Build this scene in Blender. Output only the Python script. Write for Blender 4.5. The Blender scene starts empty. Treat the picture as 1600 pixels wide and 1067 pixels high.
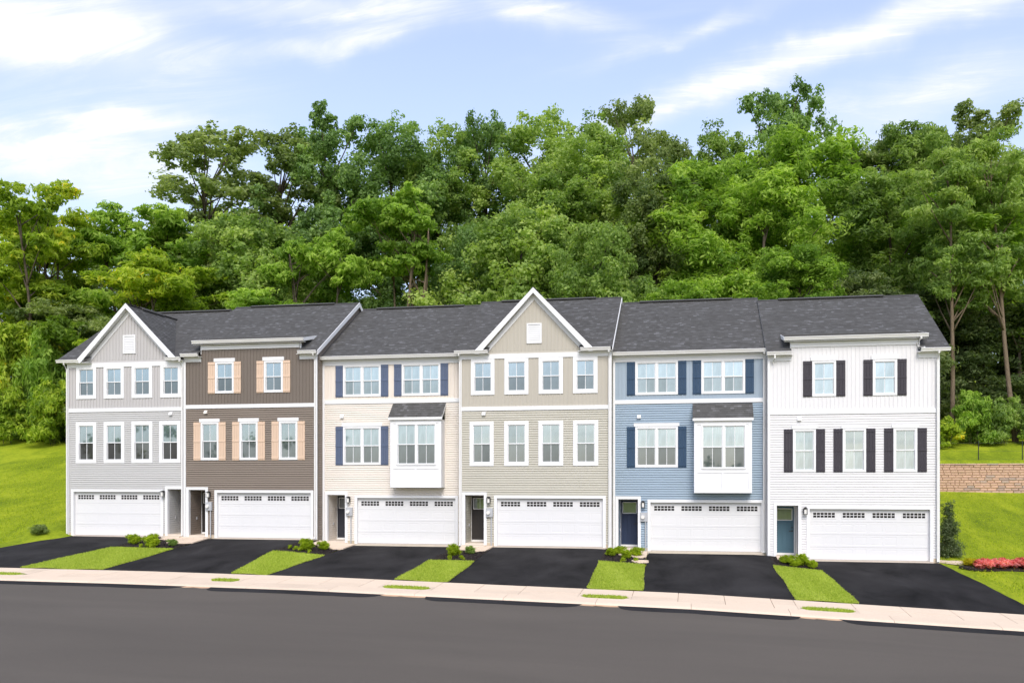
import bpy, math, random
import numpy as np
from mathutils import Vector
R = math.radians
scene = bpy.context.scene
COL = scene.collection

# ------------------------------------------------------------ camera, sky, sun
cam_d = bpy.data.cameras.new('camera'); cam = bpy.data.objects.new('camera', cam_d); COL.objects.link(cam)
CZ = 3.35
cam.location = (0, 0, CZ)
cam.rotation_euler = (R(90), 0, math.atan(280/1450))
cam_d.sensor_width = 36; cam_d.lens = 1450/1600*36
cam_d.shift_y = (750-533.5)/1600
cam_d.clip_end = 3000
scene.camera = cam

SUN_EL, SUN_AZ = 42, 166           # degrees; azimuth clockwise from +Y: the sun stands behind the camera
world = bpy.data.worlds.new("World"); scene.world = world; world.use_nodes = True
wt = world.node_tree; wn = wt.nodes; wl = wt.links
for n in list(wn): wn.remove(n)
def N(nt, kind, **kw):
    n = nt.nodes.new(kind)
    for k, v in kw.items(): setattr(n, k, v)
    return n
out = N(wt, 'ShaderNodeOutputWorld'); bg = N(wt, 'ShaderNodeBackground'); bg.inputs[1].default_value = 0.138
sky = N(wt, 'ShaderNodeTexSky'); sky.sky_type = 'NISHITA'; sky.sun_disc = False
sky.sun_elevation = R(SUN_EL); sky.sun_rotation = R(SUN_AZ); sky.dust_density = 1.5; sky.ozone_density = 1.6
tc = N(wt, 'ShaderNodeTexCoord'); sep = N(wt, 'ShaderNodeSeparateXYZ'); wl.new(tc.outputs['Generated'], sep.inputs[0])
def M(nt, op, a, b=None, c=None):
    n = N(nt, 'ShaderNodeMath', operation=op)
    for i, v in enumerate((a, b, c)):
        if v is None: continue
        if isinstance(v, (int, float)): n.inputs[i].default_value = v
        else: nt.links.new(v, n.inputs[i])
    return n.outputs[0]
zc = M(wt, 'ADD', M(wt, 'MAXIMUM', sep.outputs[2], 0.0), 0.16)
cx = M(wt, 'DIVIDE', sep.outputs[0], zc); cy = M(wt, 'DIVIDE', sep.outputs[1], zc)
comb = N(wt, 'ShaderNodeCombineXYZ'); wl.new(cx, comb.inputs[0]); wl.new(cy, comb.inputs[1])
STREAKS = [(5.4, 23.3, 13.5, 0.80, 15, 1.15), (-37.0, 23.6, 6.6, 2.13, -10, 1.10), (14.2, 24.4, 6.3, 0.78, 6, 1.00), (-21.9, 26.7, 6.0, 0.71, 3, 0.90), (-21.1, 25.1, 6.3, 0.71, 12, 0.80), (-35.1, 17.0, 10.4, 1.2, -4, 0.6), (-33.1, 19.2, 5.4, 0.57, 3, 0.70), (-9.0, 26.9, 4.1, 0.85, -14, 0.90), (13.2, 20.7, 8.2, 1.21, 8, 0.70), (0.0, 25.2, 5.1, 0.50, 10, 0.50), (-38.0, 18.2, 6.3, 1.07, 0, 0.60), (75, 22, 30, 4, 8, 0.9), (120, 14, 25, 5, -5, 1.0), (165, 30, 35, 5, 10, 0.9), (-80, 18, 28, 5, 6, 1.0), (-130, 25, 30, 6, -8, 0.9)]
def cloud(rot, scl, loc, nscale, detail, rough, lo, hi, dist=0.6):
    mp = N(wt, 'ShaderNodeMapping'); mp.inputs['Rotation'].default_value = (0, 0, R(rot)); mp.inputs['Scale'].default_value = scl
    mp.inputs['Location'].default_value = loc
    wl.new(comb.outputs[0], mp.inputs[0])
    no = N(wt, 'ShaderNodeTexNoise'); no.inputs['Scale'].default_value = nscale; no.inputs['Detail'].default_value = detail
    no.inputs['Roughness'].default_value = rough; no.inputs['Distortion'].default_value = dist
    wl.new(mp.outputs[0], no.inputs['Vector'])
    mr = N(wt, 'ShaderNodeMapRange'); mr.interpolation_type = 'SMOOTHSTEP'
    mr.inputs['From Min'].default_value = lo; mr.inputs['From Max'].default_value = hi
    wl.new(no.outputs[0], mr.inputs[0]); return mr.outputs[0]
c1 = cloud(-16, (0.35, 1.7, 1), (3.1, 1.4, 0), 1.15, 9, 0.60, 0.47, 0.78)
c2 = cloud(-30, (0.8, 3.2, 1), (7.7, 2.2, 0), 2.3, 10, 0.66, 0.40, 0.78, 1.0)
azim = M(wt, 'ARCTAN2', sep.outputs[0], sep.outputs[1]); elev = M(wt, 'ARCSINE', sep.outputs[2])
wn_ = N(wt, 'ShaderNodeTexNoise'); wn_.inputs['Scale'].default_value = 9; wn_.inputs['Detail'].default_value = 5; wl.new(tc.outputs['Generated'], wn_.inputs['Vector'])
wv = M(wt, 'MULTIPLY', M(wt, 'SUBTRACT', wn_.outputs[0], 0.5), 0.075)
def streak(az0, el0, half, wid, ang, k):
    """soft bank of cirrus centred at an azimuth and elevation (degrees), lying at angle ang"""
    c_, s_ = math.cos(R(ang)), math.sin(R(ang))
    dx = M(wt, 'SUBTRACT', azim, R(az0)); dy = M(wt, 'ADD', M(wt, 'SUBTRACT', elev, R(el0)), wv)
    u = M(wt, 'DIVIDE', M(wt, 'ADD', M(wt, 'MULTIPLY', dx, c_), M(wt, 'MULTIPLY', dy, s_)), R(half))
    v = M(wt, 'DIVIDE', M(wt, 'SUBTRACT', M(wt, 'MULTIPLY', dy, c_), M(wt, 'MULTIPLY', dx, s_)), R(wid))
    return M(wt, 'MULTIPLY', M(wt, 'POWER', 2.718, M(wt, 'MULTIPLY', M(wt, 'ADD', M(wt, 'MULTIPLY', u, u), M(wt, 'MULTIPLY', v, v)), -1.0)), k)
bank = 0.0
for q in STREAKS: bank = M(wt, 'ADD', streak(*q), bank)
cc = M(wt, 'MINIMUM', M(wt, 'ADD', M(wt, 'MULTIPLY', c1, 0.6), M(wt, 'MULTIPLY', M(wt, 'MULTIPLY', bank, M(wt, 'ADD', c2, 0.36)), 1.55)), 1.0)
hz = N(wt, 'ShaderNodeMapRange'); hz.inputs['From Min'].default_value = 0.0; hz.inputs['From Max'].default_value = 0.45
hz.inputs['To Min'].default_value = 0.50; hz.inputs['To Max'].default_value = 0.27
wl.new(sep.outputs[2], hz.inputs[0])
cf = M(wt, 'ADD', hz.outputs[0], M(wt, 'MULTIPLY', M(wt, 'SUBTRACT', 1.0, hz.outputs[0]), cc))
mx = N(wt, 'ShaderNodeMix', data_type='RGBA')
tint = N(wt, 'ShaderNodeMix', data_type='RGBA', blend_type='MULTIPLY'); tint.inputs[0].default_value = 1
wl.new(sky.outputs[0], tint.inputs[6]); tint.inputs[7].default_value = (1.80, 1.76, 2.0, 1)
wl.new(cf, mx.inputs[0]); wl.new(tint.outputs[2], mx.inputs[6]); mx.inputs[7].default_value = (7.0, 7.15, 7.45, 1)
wl.new(mx.outputs[2], bg.inputs[0]); wl.new(bg.outputs[0], out.inputs[0])

sd = bpy.data.lights.new('sun', 'SUN'); sd.energy = 2.5; sd.angle = R(28); sd.color = (1, 0.955, 0.89)
sun = bpy.data.objects.new('sun', sd); COL.objects.link(sun)
az, el = R(SUN_AZ), R(SUN_EL)
dv = Vector((math.sin(az)*math.cos(el), math.cos(az)*math.cos(el), math.sin(el)))
sun.rotation_euler = dv.to_track_quat('Z', 'Y').to_euler()
scene.view_settings.view_transform = 'Standard'; scene.view_settings.look = 'None'
scene.view_settings.exposure = 0.10; scene.view_settings.gamma = 1; scene.view_settings.use_curve_mapping = False
scene.render.engine = 'CYCLES'

# ------------------------------------------------------------ materials
def lin(v): v /= 255; return v/12.92 if v <= 0.04045 else ((v+0.055)/1.055)**2.4
def rgb(r, g, b, k=1.0): return (lin(r)*k, lin(g)*k, lin(b)*k, 1)
MATS = {}
def newmat(name, base, rough=0.7, spec=0.3):
    m = bpy.data.materials.new(name); m.use_nodes = True
    p = m.node_tree.nodes['Principled BSDF']
    p.inputs['Base Color'].default_value = base; p.inputs['Roughness'].default_value = rough
    p.inputs['Specular IOR Level'].default_value = spec
    MATS[name] = m
    return m, m.node_tree, p
def noise(nt, scale, detail=4, rough=0.5, vec='Object', scl=None, dist=0):
    t = N(nt, 'ShaderNodeTexCoord'); o = t.outputs[vec]
    if scl:
        mp = N(nt, 'ShaderNodeMapping'); mp.inputs['Scale'].default_value = scl; nt.links.new(o, mp.inputs[0]); o = mp.outputs[0]
    n = N(nt, 'ShaderNodeTexNoise'); n.inputs['Scale'].default_value = scale; n.inputs['Detail'].default_value = detail
    n.inputs['Roughness'].default_value = rough; n.inputs['Distortion'].default_value = dist
    nt.links.new(o, n.inputs['Vector']); return n.outputs[0]
def ramp(nt, fac, stops):
    r = N(nt, 'ShaderNodeValToRGB'); e = r.color_ramp.elements
    while len(e) < len(stops): e.new(0.5)
    for i, (p, c) in enumerate(stops): e[i].position = p; e[i].color = c
    nt.links.new(fac, r.inputs[0]); return r.outputs[0]
def bump(nt, p, h, strength=0.3, dist=0.02):
    b = N(nt, 'ShaderNodeBump'); b.inputs['Strength'].default_value = strength; b.inputs['Distance'].default_value = dist
    nt.links.new(h, b.inputs['Height']); nt.links.new(b.outputs[0], p.inputs['Normal'])
def mul(c, k): return (c[0]*k, c[1]*k, c[2]*k, 1)
def varied(name, base, rough=0.6, amt=0.06, scale=1.2, spec=0.3, scl=None, fine=None):
    """paint or vinyl with slight uneven tone"""
    m, nt, p = newmat(name, base, rough, spec)
    n = noise(nt, scale, 5, 0.6, scl=scl)
    nt.links.new(ramp(nt, n, [(0.25, mul(base, 1-amt)), (0.75, mul(base, 1+amt))]), p.inputs['Base Color'])
    if fine: bump(nt, p, noise(nt, fine, 3, 0.6), 0.15, 0.004)
    return m
varied('white_trim', (0.77, 0.77, 0.765, 1), 0.5, 0.02, 2)
varied('gutter_white', (0.74, 0.73, 0.70, 1), 0.4, 0.03, 2)
varied('garage_white', (0.70, 0.695, 0.685, 1), 0.45, 0.015, 0.8, fine=90)
sid = {1: rgb(200, 199, 196, .93), 2: rgb(146, 134, 122, .88), 3: rgb(238, 230, 218, .92), 4: rgb(207, 203, 188, .88), 5: rgb(168, 186, 200, .88), 6: (0.71, 0.70, 0.69, 1)}
brd = {1: rgb(190, 187, 184, .92), 2: rgb(120, 110, 100, .88), 3: rgb(233, 223, 210, .90), 4: rgb(190, 184, 170, .9), 5: rgb(160, 175, 187, .9), 6: (0.70, 0.69, 0.68, 1)}
for i in range(1, 7):
    varied('siding_%d' % i, sid[i], 0.55, 0.035, 0.7, scl=(0.6, 1, 3)); varied('boards_%d' % i, brd[i], 0.55, 0.035, 0.8, scl=(3, 1, 0.5))
varied('shutter_tan', rgb(222, 194, 168, .88), 0.5, 0.04, 3)
varied('shutter_slate', rgb(92, 104, 128, .88), 0.5, 0.06, 3)
varied('shutter_navy', rgb(50, 76, 102, .85), 0.5, 0.06, 3)
varied('shutter_black', rgb(64, 60, 66, .8), 0.5, 0.08, 3)
varied('door_grey', rgb(56, 58, 66, .8), 0.45, 0.05, 2); varied('door_black', rgb(58, 54, 52, .8), 0.45, 0.05, 2)
varied('door_navy', rgb(46, 58, 84, .9), 0.45, 0.06, 2); varied('door_teal', rgb(84, 118, 134, .8), 0.45, 0.06, 2)
varied('black_metal', (0.018, 0.018, 0.02, 1), 0.35, 0.1, 6, 0.5)
varied('grey_metal', (0.42, 0.43, 0.44, 1), 0.4, 0.05, 6, 0.5)
varied('foundation', rgb(214, 196, 170, .85), 0.85, 0.12, 3, fine=60)
varied('step_concrete', rgb(222, 208, 190, .85), 0.85, 0.08, 3, fine=60)
varied('lamp_glass', (0.75, 0.73, 0.68, 1), 0.15, 0.03, 8, 0.5)
varied('dark_glass', (0.014, 0.012, 0.012, 1), 0.25, 0.5, 3, 0.25)

def glass_mat(name, base, refl, curtain):
    m, nt, p = newmat(name, base, 0.5, 0.2)
    n1 = noise(nt, 3.0, 3, 0.5, scl=(9, 1, 0.5)); n2 = noise(nt, 1.1, 3, 0.6)
    s = M(nt, 'ADD', M(nt, 'MULTIPLY', n1, curtain), M(nt, 'MULTIPLY', n2, 1-curtain))
    nt.links.new(ramp(nt, s, [(0.3, mul(base, 0.6)), (0.7, mul(base, 1.35))]), p.inputs['Base Color'])
    g = N(nt, 'ShaderNodeBsdfGlossy'); g.inputs['Color'].default_value = (0.82, 0.96, 1.0, 1); g.inputs['Roughness'].default_value = 0.02
    bw = N(nt, 'ShaderNodeBump'); bw.inputs['Strength'].default_value = 0.04; bw.inputs['Distance'].default_value = 0.02
    nt.links.new(noise(nt, 1.4, 1, 0.4), bw.inputs['Height']); nt.links.new(bw.outputs[0], g.inputs['Normal'])
    oi = N(nt, 'ShaderNodeObjectInfo'); refl = M(nt, 'ADD', refl-.07, M(nt, 'MULTIPLY', oi.outputs['Random'], 0.13))
    lw = N(nt, 'ShaderNodeLayerWeight'); lw.inputs[0].default_value = 0.35
    f = M(nt, 'ADD', M(nt, 'MULTIPLY', lw.outputs['Fresnel'], 0.6), refl)
    ms = N(nt, 'ShaderNodeMixShader'); nt.links.new(f, ms.inputs[0]); nt.links.new(p.outputs[0], ms.inputs[1]); nt.links.new(g.outputs[0], ms.inputs[2])
    nt.links.new(ms.outputs[0], nt.nodes['Material Output'].inputs[0])
glass_mat('pane_clear', (0.10, 0.14, 0.15, 1), 0.30, 0.6)
glass_mat('pane_blind', (0.24, 0.31, 0.325, 1), 0.24, 0.6)
glass_mat('pane_screen', (0.070, 0.086, 0.088, 1), 0.13, 0.35)
glass_mat('door_glass', (0.15, 0.15, 0.15, 1), 0.10, 0.3)
glass_mat('pane_screen_pale', (0.16, 0.20, 0.20, 1), 0.16, 0.5)
glass_mat('pane_dark', (0.035, 0.032, 0.03, 1), 0.06, 0.3)

# roof shingles: UV in metres, one random tone per tab
m, nt, p = newmat('shingles', (0.06, 0.06, 0.065, 1), 0.9, 0.2)
uvn = N(nt, 'ShaderNodeUVMap'); sx = N(nt, 'ShaderNodeSeparateXYZ'); nt.links.new(uvn.outputs[0], sx.inputs[0])
row = M(nt, 'FLOOR', M(nt, 'DIVIDE', sx.outputs[1], 0.14))
w1 = N(nt, 'ShaderNodeTexWhiteNoise', noise_dimensions='1D'); nt.links.new(row, w1.inputs['W'])
def tabs(width, seed):
    u = M(nt, 'FLOOR', M(nt, 'ADD', M(nt, 'DIVIDE', sx.outputs[0], width), M(nt, 'MULTIPLY', w1.outputs[0], 7.3)))
    cb = N(nt, 'ShaderNodeCombineXYZ'); nt.links.new(u, cb.inputs[0]); nt.links.new(row, cb.inputs[1]); cb.inputs[2].default_value = seed
    w = N(nt, 'ShaderNodeTexWhiteNoise', noise_dimensions='3D'); nt.links.new(cb.outputs[0], w.inputs['Vector']); return w.outputs[0]
t = M(nt, 'ADD', M(nt, 'MULTIPLY', tabs(0.16, 1.0), 0.55), M(nt, 'MULTIPLY', tabs(0.27, 5.0), 0.45))
t = M(nt, 'ADD', t, M(nt, 'MULTIPLY', M(nt, 'SUBTRACT', noise(nt, 0.8, 4, 0.6), 0.5), 0.12))
colr = ramp(nt, t, [(0.10, (0.078, 0.076, 0.072, 1)), (0.45, (0.092, 0.090, 0.086, 1)), (0.76, (0.112, 0.110, 0.107, 1)), (0.93, (0.17, 0.17, 0.171, 1))])
gr = noise(nt, 60, 3, 0.7)
mm = N(nt, 'ShaderNodeMix', data_type='RGBA', blend_type='OVERLAY'); mm.inputs[0].default_value = 0.35
nt.links.new(colr, mm.inputs[6]); nt.links.new(gr, mm.inputs[7]); nt.links.new(mm.outputs[2], p.inputs['Base Color'])
bump(nt, p, gr, 0.4, 0.01)

def asphalt(name, base, amt, patch, streak, spec=0.3, rough=0.85):
    m, nt, p = newmat(name, base, rough, spec)
    a = noise(nt, patch, 5, 0.6, scl=streak, dist=0.4); b = noise(nt, 55, 2, 0.8)
    c1 = ramp(nt, a, [(0.25, mul(base, 1-amt)), (0.5, base), (0.78, mul(base, 1+amt*1.2))])
    c2 = ramp(nt, b, [(0.3, (0.35, 0.35, 0.35, 1)), (0.72, (0.68, 0.68, 0.68, 1))])
    mm = N(nt, 'ShaderNodeMix', data_type='RGBA', blend_type='OVERLAY'); mm.inputs[0].default_value = 0.55
    nt.links.new(c1, mm.inputs[6]); nt.links.new(c2, mm.inputs[7]); nt.links.new(mm.outputs[2], p.inputs['Base Color'])
    bump(nt, p, b, 0.5, 0.008); return m
asphalt('road_asphalt', rgb(106, 98, 88, .70), 0.12, 0.35, (0.3, 1.0, 1))
asphalt('drive_asphalt', (0.0225, 0.0212, 0.0212, 1), 0.8, 0.5, (1, 0.6, 1), 0.12, 0.95)
asphalt('patch_asphalt', (0.024, 0.023, 0.024, 1), 0.3, 0.6, None, 0.12, 0.95)
m, nt, p = newmat('concrete', rgb(236, 215, 188, .84), 0.9, 0.2)
b0 = rgb(238, 216, 190, .84)
a = noise(nt, 0.7, 6, 0.6); b = noise(nt, 35, 3, 0.7); oi = N(nt, 'ShaderNodeObjectInfo')
aa = M(nt, 'ADD', M(nt, 'MULTIPLY', a, 0.7), M(nt, 'MULTIPLY', oi.outputs['Random'], 0.3))
c1_ = ramp(nt, aa, [(0.2, mul(b0, 0.86)), (0.5, b0), (0.85, mul(b0, 1.08))])
mm = N(nt, 'ShaderNodeMix', data_type='RGBA', blend_type='OVERLAY'); mm.inputs[0].default_value = 0.3
nt.links.new(c1_, mm.inputs[6]); nt.links.new(b, mm.inputs[7]); nt.links.new(mm.outputs[2], p.inputs['Base Color']); bump(nt, p, b, 0.3, 0.006)
varied('joint_dirt', rgb(186, 160, 130, .8), 0.95, 0.2, 5)
varied('curb_tan', rgb(222, 184, 146, .85), 0.9, 0.12, 4)
m, nt, p = newmat('mulch', (0.03, 0.026, 0.022, 1), 0.95, 0.1)
a = noise(nt, 14, 4, 0.8); nt.links.new(ramp(nt, a, [(0.3, (0.012, 0.010, 0.010, 1)), (0.55, (0.035, 0.028, 0.025, 1)), (0.75, (0.13, 0.105, 0.09, 1))]), p.inputs['Base Color']); bump(nt, p, a, 0.8, 0.04)

def grass_mat(name, g1, g2, g3, scale, scl=None):
    m, nt, p = newmat(name, g2, 0.9, 0.1)
    a = noise(nt, scale, 5, 0.65, scl=scl, dist=0.5); b = noise(nt, 9, 3, 0.7, scl=scl); c = noise(nt, 45, 2, 0.8)
    s = M(nt, 'ADD', M(nt, 'ADD', M(nt, 'MULTIPLY', a, 0.5), M(nt, 'MULTIPLY', b, 0.25)), M(nt, 'MULTIPLY', c, 0.25))
    nt.links.new(ramp(nt, s, [(0.33, g1), (0.5, g2), (0.66, g3)]), p.inputs['Base Color'])
    bump(nt, p, c, 0.8, 0.04); return m
grass_mat('hill_grass', (0.08, 0.14, 0.010, 1), (0.26, 0.33, 0.016, 1), (0.46, 0.50, 0.03, 1), 0.5, (1, 0.35, 1))
grass_mat('strip_grass', (0.20, 0.27, 0.03, 1), (0.37, 0.45, 0.06, 1), (0.55, 0.58, 0.14, 1), 1.6)

def leaf_mat(name, dark, mid, light, accent=None):
    m, nt, p = newmat(name, mid, 0.6, 0.25)
    at = N(nt, 'ShaderNodeAttribute'); at.attribute_name = 'tone'
    oi = N(nt, 'ShaderNodeObjectInfo')
    s = M(nt, 'ADD', at.outputs['Fac'], M(nt, 'MULTIPLY', M(nt, 'SUBTRACT', oi.outputs['Random'], 0.5), 0.16))
    stops = [(0.15, dark), (0.5, mid), (0.85, light)]
    if accent: stops = [(0.12, dark), (0.42, mid), (0.78, light), (0.93, accent)]
    c = ramp(nt, s, stops)
    nt.links.new(c, p.inputs['Base Color'])
    tr = N(nt, 'ShaderNodeBsdfTranslucent'); g = N(nt, 'ShaderNodeMix', data_type='RGBA', blend_type='MULTIPLY')
    g.inputs[0].default_value = 1; nt.links.new(c, g.inputs[6]); g.inputs[7].default_value = (1.5, 1.6, 0.7, 1); nt.links.new(g.outputs[2], tr.inputs[0])
    ms = N(nt, 'ShaderNodeMixShader'); ms.inputs[0].default_value = 0.48
    nt.links.new(p.outputs[0], ms.inputs[1]); nt.links.new(tr.outputs[0], ms.inputs[2]); nt.links.new(ms.outputs[0], nt.nodes['Material Output'].inputs[0])
leaf_mat('leaf_deep', (0.100, 0.174, 0.051, 1), (0.199, 0.314, 0.095, 1), (0.353, 0.477, 0.160, 1))
leaf_mat('leaf_mid', (0.117, 0.195, 0.044, 1), (0.249, 0.358, 0.084, 1), (0.446, 0.541, 0.153, 1))
leaf_mat('leaf_bright', (0.123, 0.226, 0.031, 1), (0.279, 0.422, 0.061, 1), (0.469, 0.603, 0.115, 1))
leaf_mat('leaf_yellow', (0.122, 0.204, 0.021, 1), (0.290, 0.401, 0.036, 1), (0.507, 0.577, 0.070, 1), (0.938, 0.672, 0.040, 1))
leaf_mat('leaf_olive', (0.095, 0.146, 0.048, 1), (0.217, 0.281, 0.091, 1), (0.393, 0.451, 0.173, 1))
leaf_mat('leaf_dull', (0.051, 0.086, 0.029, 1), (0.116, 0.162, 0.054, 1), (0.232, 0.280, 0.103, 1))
leaf_mat('leaf_flower', (0.42, 0.05, 0.05, 1), (0.72, 0.17, 0.19, 1), (0.88, 0.52, 0.50, 1))
leaf_mat('leaf_gold', (0.22, 0.22, 0.01, 1), (0.48, 0.42, 0.01, 1), (0.65, 0.55, 0.03, 1))
leaf_mat('leaf_globe', (0.16, 0.24, 0.01, 1), (0.34, 0.44, 0.015, 1), (0.52, 0.58, 0.04, 1))
leaf_mat('leaf_holly', (0.03, 0.055, 0.018, 1), (0.10, 0.14, 0.055, 1), (0.26, 0.31, 0.17, 1))
m, nt, p = newmat('bark', (0.09, 0.07, 0.05, 1), 0.95, 0.1)
a = noise(nt, 6, 5, 0.7, scl=(3, 3, 0.5)); nt.links.new(ramp(nt, a, [(0.3, (0.045, 0.036, 0.028, 1)), (0.7, (0.15, 0.12, 0.09, 1))]), p.inputs['Base Color']); bump(nt, p, a, 0.8, 0.05)
m, nt, p = newmat('bark_pale', (0.2, 0.16, 0.12, 1), 0.95, 0.1)
a = noise(nt, 5, 5, 0.7, scl=(3, 3, 0.4)); nt.links.new(ramp(nt, a, [(0.3, (0.10, 0.072, 0.048, 1)), (0.7, (0.24, 0.185, 0.13, 1))]), p.inputs['Base Color']); bump(nt, p, a, 0.8, 0.05)
m, nt, p = newmat('wall_stone', (0.3, 0.24, 0.19, 1), 0.95, 0.1)
oi = N(nt, 'ShaderNodeObjectInfo'); a = noise(nt, 5, 4, 0.7, vec='Object')
s_ = M(nt, 'ADD', M(nt, 'MULTIPLY', oi.outputs['Random'], 0.7), M(nt, 'MULTIPLY', a, 0.3))
nt.links.new(ramp(nt, s_, [(0.1, rgb(172, 158, 152, .72)), (0.35, rgb(212, 176, 150, .8)), (0.6, rgb(222, 184, 158, .82)), (0.9, rgb(186, 172, 160, .72))]), p.inputs['Base Color']); bump(nt, p, a, 0.7, 0.03)

# ------------------------------------------------------------ mesh helpers
class MB:
    def __init__(s): s.v = []; s.f = []; s.uv = []
    def quad(s, *pts, uv=None):
        b = len(s.v); s.v += [tuple(q) for q in pts]; s.f.append(tuple(range(b, b+len(pts))))
        s.uv += uv if uv else [(0, 0)]*len(pts)
    def box(s, x0, x1, y0, y1, z0, z1, mp=None):
        P = [(x, y, z) for z in (z0, z1) for y in (y0, y1) for x in (x0, x1)]
        if mp: P = [mp(*q) for q in P]
        for a in ((0, 2, 3, 1), (4, 5, 7, 6), (0, 1, 5, 4), (2, 6, 7, 3), (0, 4, 6, 2), (1, 3, 7, 5)): s.quad(*[P[i] for i in a])
    def bev(s, x0, x1, y0, y1, z0, z1, b=0.006):
        """box whose front (-y) edges are chamfered"""
        P = [(x0, y1, z0), (x1, y1, z0), (x1, y1, z1), (x0, y1, z1)]
        Q = [(x0, y0+b, z0), (x1, y0+b, z0), (x1, y0+b, z1), (x0, y0+b, z1)]
        F = [(x0+b, y0, z0+b), (x1-b, y0, z0+b), (x1-b, y0, z1-b), (x0+b, y0, z1-b)]
        for A, B in ((P, Q), (Q, F)):
            for i in range(4): j = (i+1) % 4; s.quad(A[i], A[j], B[j], B[i])
        s.quad(*F)
    def prism(s, pts, d):
        """polygon pts extruded by vector d"""
        q = [tuple(a[i]+d[i] for i in range(3)) for a in pts]; n = len(pts)
        s.quad(*pts); s.quad(*q[::-1])
        for i in range(n): j = (i+1) % n; s.quad(pts[i], pts[j], q[j], q[i])
    def tube(s, path, rad, n=8):
        path = [Vector(q) for q in path]; rings = []
        for i, q in enumerate(path):
            d = (path[min(i+1, len(path)-1)]-path[max(i-1, 0)]).normalized()
            a = d.orthogonal().normalized() if abs(d.z) < 0.99 else Vector((1, 0, 0)); a = (a - d*a.dot(d)).normalized(); c = d.cross(a)
            r = rad[i] if isinstance(rad, (list, tuple)) else rad
            rings.append([q+a*math.cos(t*2*math.pi/n)*r+c*math.sin(t*2*math.pi/n)*r for t in range(n)])
        b = len(s.v)
        for rg in rings: s.v += [tuple(q) for q in rg]
        for i in range(len(rings)-1):
            for t in range(n):
                u = (t+1) % n; s.f.append((b+i*n+t, b+i*n+u, b+(i+1)*n+u, b+(i+1)*n+t)); s.uv += [(0, 0)]*4
        s.f.append(tuple(b+t for t in range(n))[::-1]); s.uv += [(0, 0)]*n
        e = b+(len(rings)-1)*n; s.f.append(tuple(e+t for t in range(n))); s.uv += [(0, 0)]*n
    def mesh(s, name, mat, uv=False, smooth=False):
        me = bpy.data.meshes.new(name); me.from_pydata(s.v, [], s.f)
        if uv:
            l = me.uv_layers.new(name='UVMap'); l.data.foreach_set('uv', [c for q in s.uv for c in q])
        if smooth: me.polygons.foreach_set('use_smooth', [True]*len(me.polygons))
        me.materials.append(MATS[mat]); return me
    def build(s, name, mat, parent=None, kind=None, label=None, uv=False, smooth=False, loc=None):
        return link(name, s.mesh(name, mat, uv, smooth), parent, kind, label, loc)
def link(name, me, parent=None, kind=None, label=None, loc=None, rz=0):
    o = bpy.data.objects.new(name, me); COL.objects.link(o)
    if parent: o.parent = parent
    if loc: o.location = loc
    if rz: o.rotation_euler[2] = rz
    if kind: o['kind'] = kind
    if label: o['label'] = label
    return o
def tag(o, label, cat, group=None):
    o['label'] = label; o['category'] = cat
    if group: o['group'] = group
    return o
def thing(name, label, cat, loc=(0, 0, 0), group=None):
    o = bpy.data.objects.new(name, None); COL.objects.link(o); o.location = loc; o.empty_display_size = 0.3
    return tag(o, label, cat, group)

def holed(mb, x0, x1, z0, z1, holes, y, mp=None):
    xs = sorted({x0, x1, *[min(max(h[k], x0), x1) for h in holes for k in (0, 1)]})
    zs = sorted({z0, z1, *[min(max(h[k], z0), z1) for h in holes for k in (2, 3)]})
    for i in range(len(xs)-1):
        for j in range(len(zs)-1):
            a, b = (xs[i]+xs[i+1])/2, (zs[j]+zs[j+1])/2
            if any(h[0] < a < h[1] and h[2] < b < h[3] for h in holes): continue
            P = [(xs[i], y, zs[j]), (xs[i+1], y, zs[j]), (xs[i+1], y, zs[j+1]), (xs[i], y, zs[j+1])]
            mb.quad(*([mp(*q) for q in P] if mp else P))
def spans(x0, x1, cuts):
    segs = [(x0, x1)]
    for a, b in cuts:
        n = []
        for s, e in segs:
            if b <= s or a >= e: n.append((s, e)); continue
            if a > s: n.append((s, a))
            if b < e: n.append((b, e))
        segs = n
    return segs
LAP = 0.104
def siding(mb, x0, x1, z0, z1, holes=(), mp=None, clip=None, h=LAP, d=0.062):
    """dutch lap courses; local plane x along, y outwards negative, z up"""
    n = max(1, round((z1-z0)/h)); h = (z1-z0)/n; k0, k1 = d-.024, -.024
    for i in range(n):
        a, b = z0+i*h, z0+(i+1)*h; mid = (a+b)/2
        lo, hi = (x0, x1) if clip is None else clip(mid)
        if hi-lo < 0.03: continue
        for s, e in spans(lo, hi, [(q[0], q[1]) for q in holes if q[2] < mid < q[3]]):
            c = a+h*0.55
            for P in ([(s, k0, a), (e, k0, a), (e, k1, a), (s, k1, a)], [(s, k1, a), (e, k1, a), (e, k1, c), (s, k1, c)], [(s, k1, c), (e, k1, c), (e, k0, b), (s, k0, b)]):
                mb.quad(*([mp(*q) for q in P] if mp else P))
def boards(mb, x0, x1, z0, z1, holes=(), step=0.165, ztop=None, bd=-.024):
    """board and batten: flat boards with a raised batten at every joint"""
    n = round((x1-x0)/step); step = (x1-x0)/n
    for i in range(n+1):
        x = x0+i*step; a, b = max(x0, x-0.022), min(x1, x+0.022); top = z1 if ztop is None else ztop(x)
        if top <= z0+0.02: continue
        for s, e in spans(z0, top, [(q[2], q[3]) for q in holes if q[0] < x < q[1]]): mb.box(a, b, bd, 0, s, e)

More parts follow.
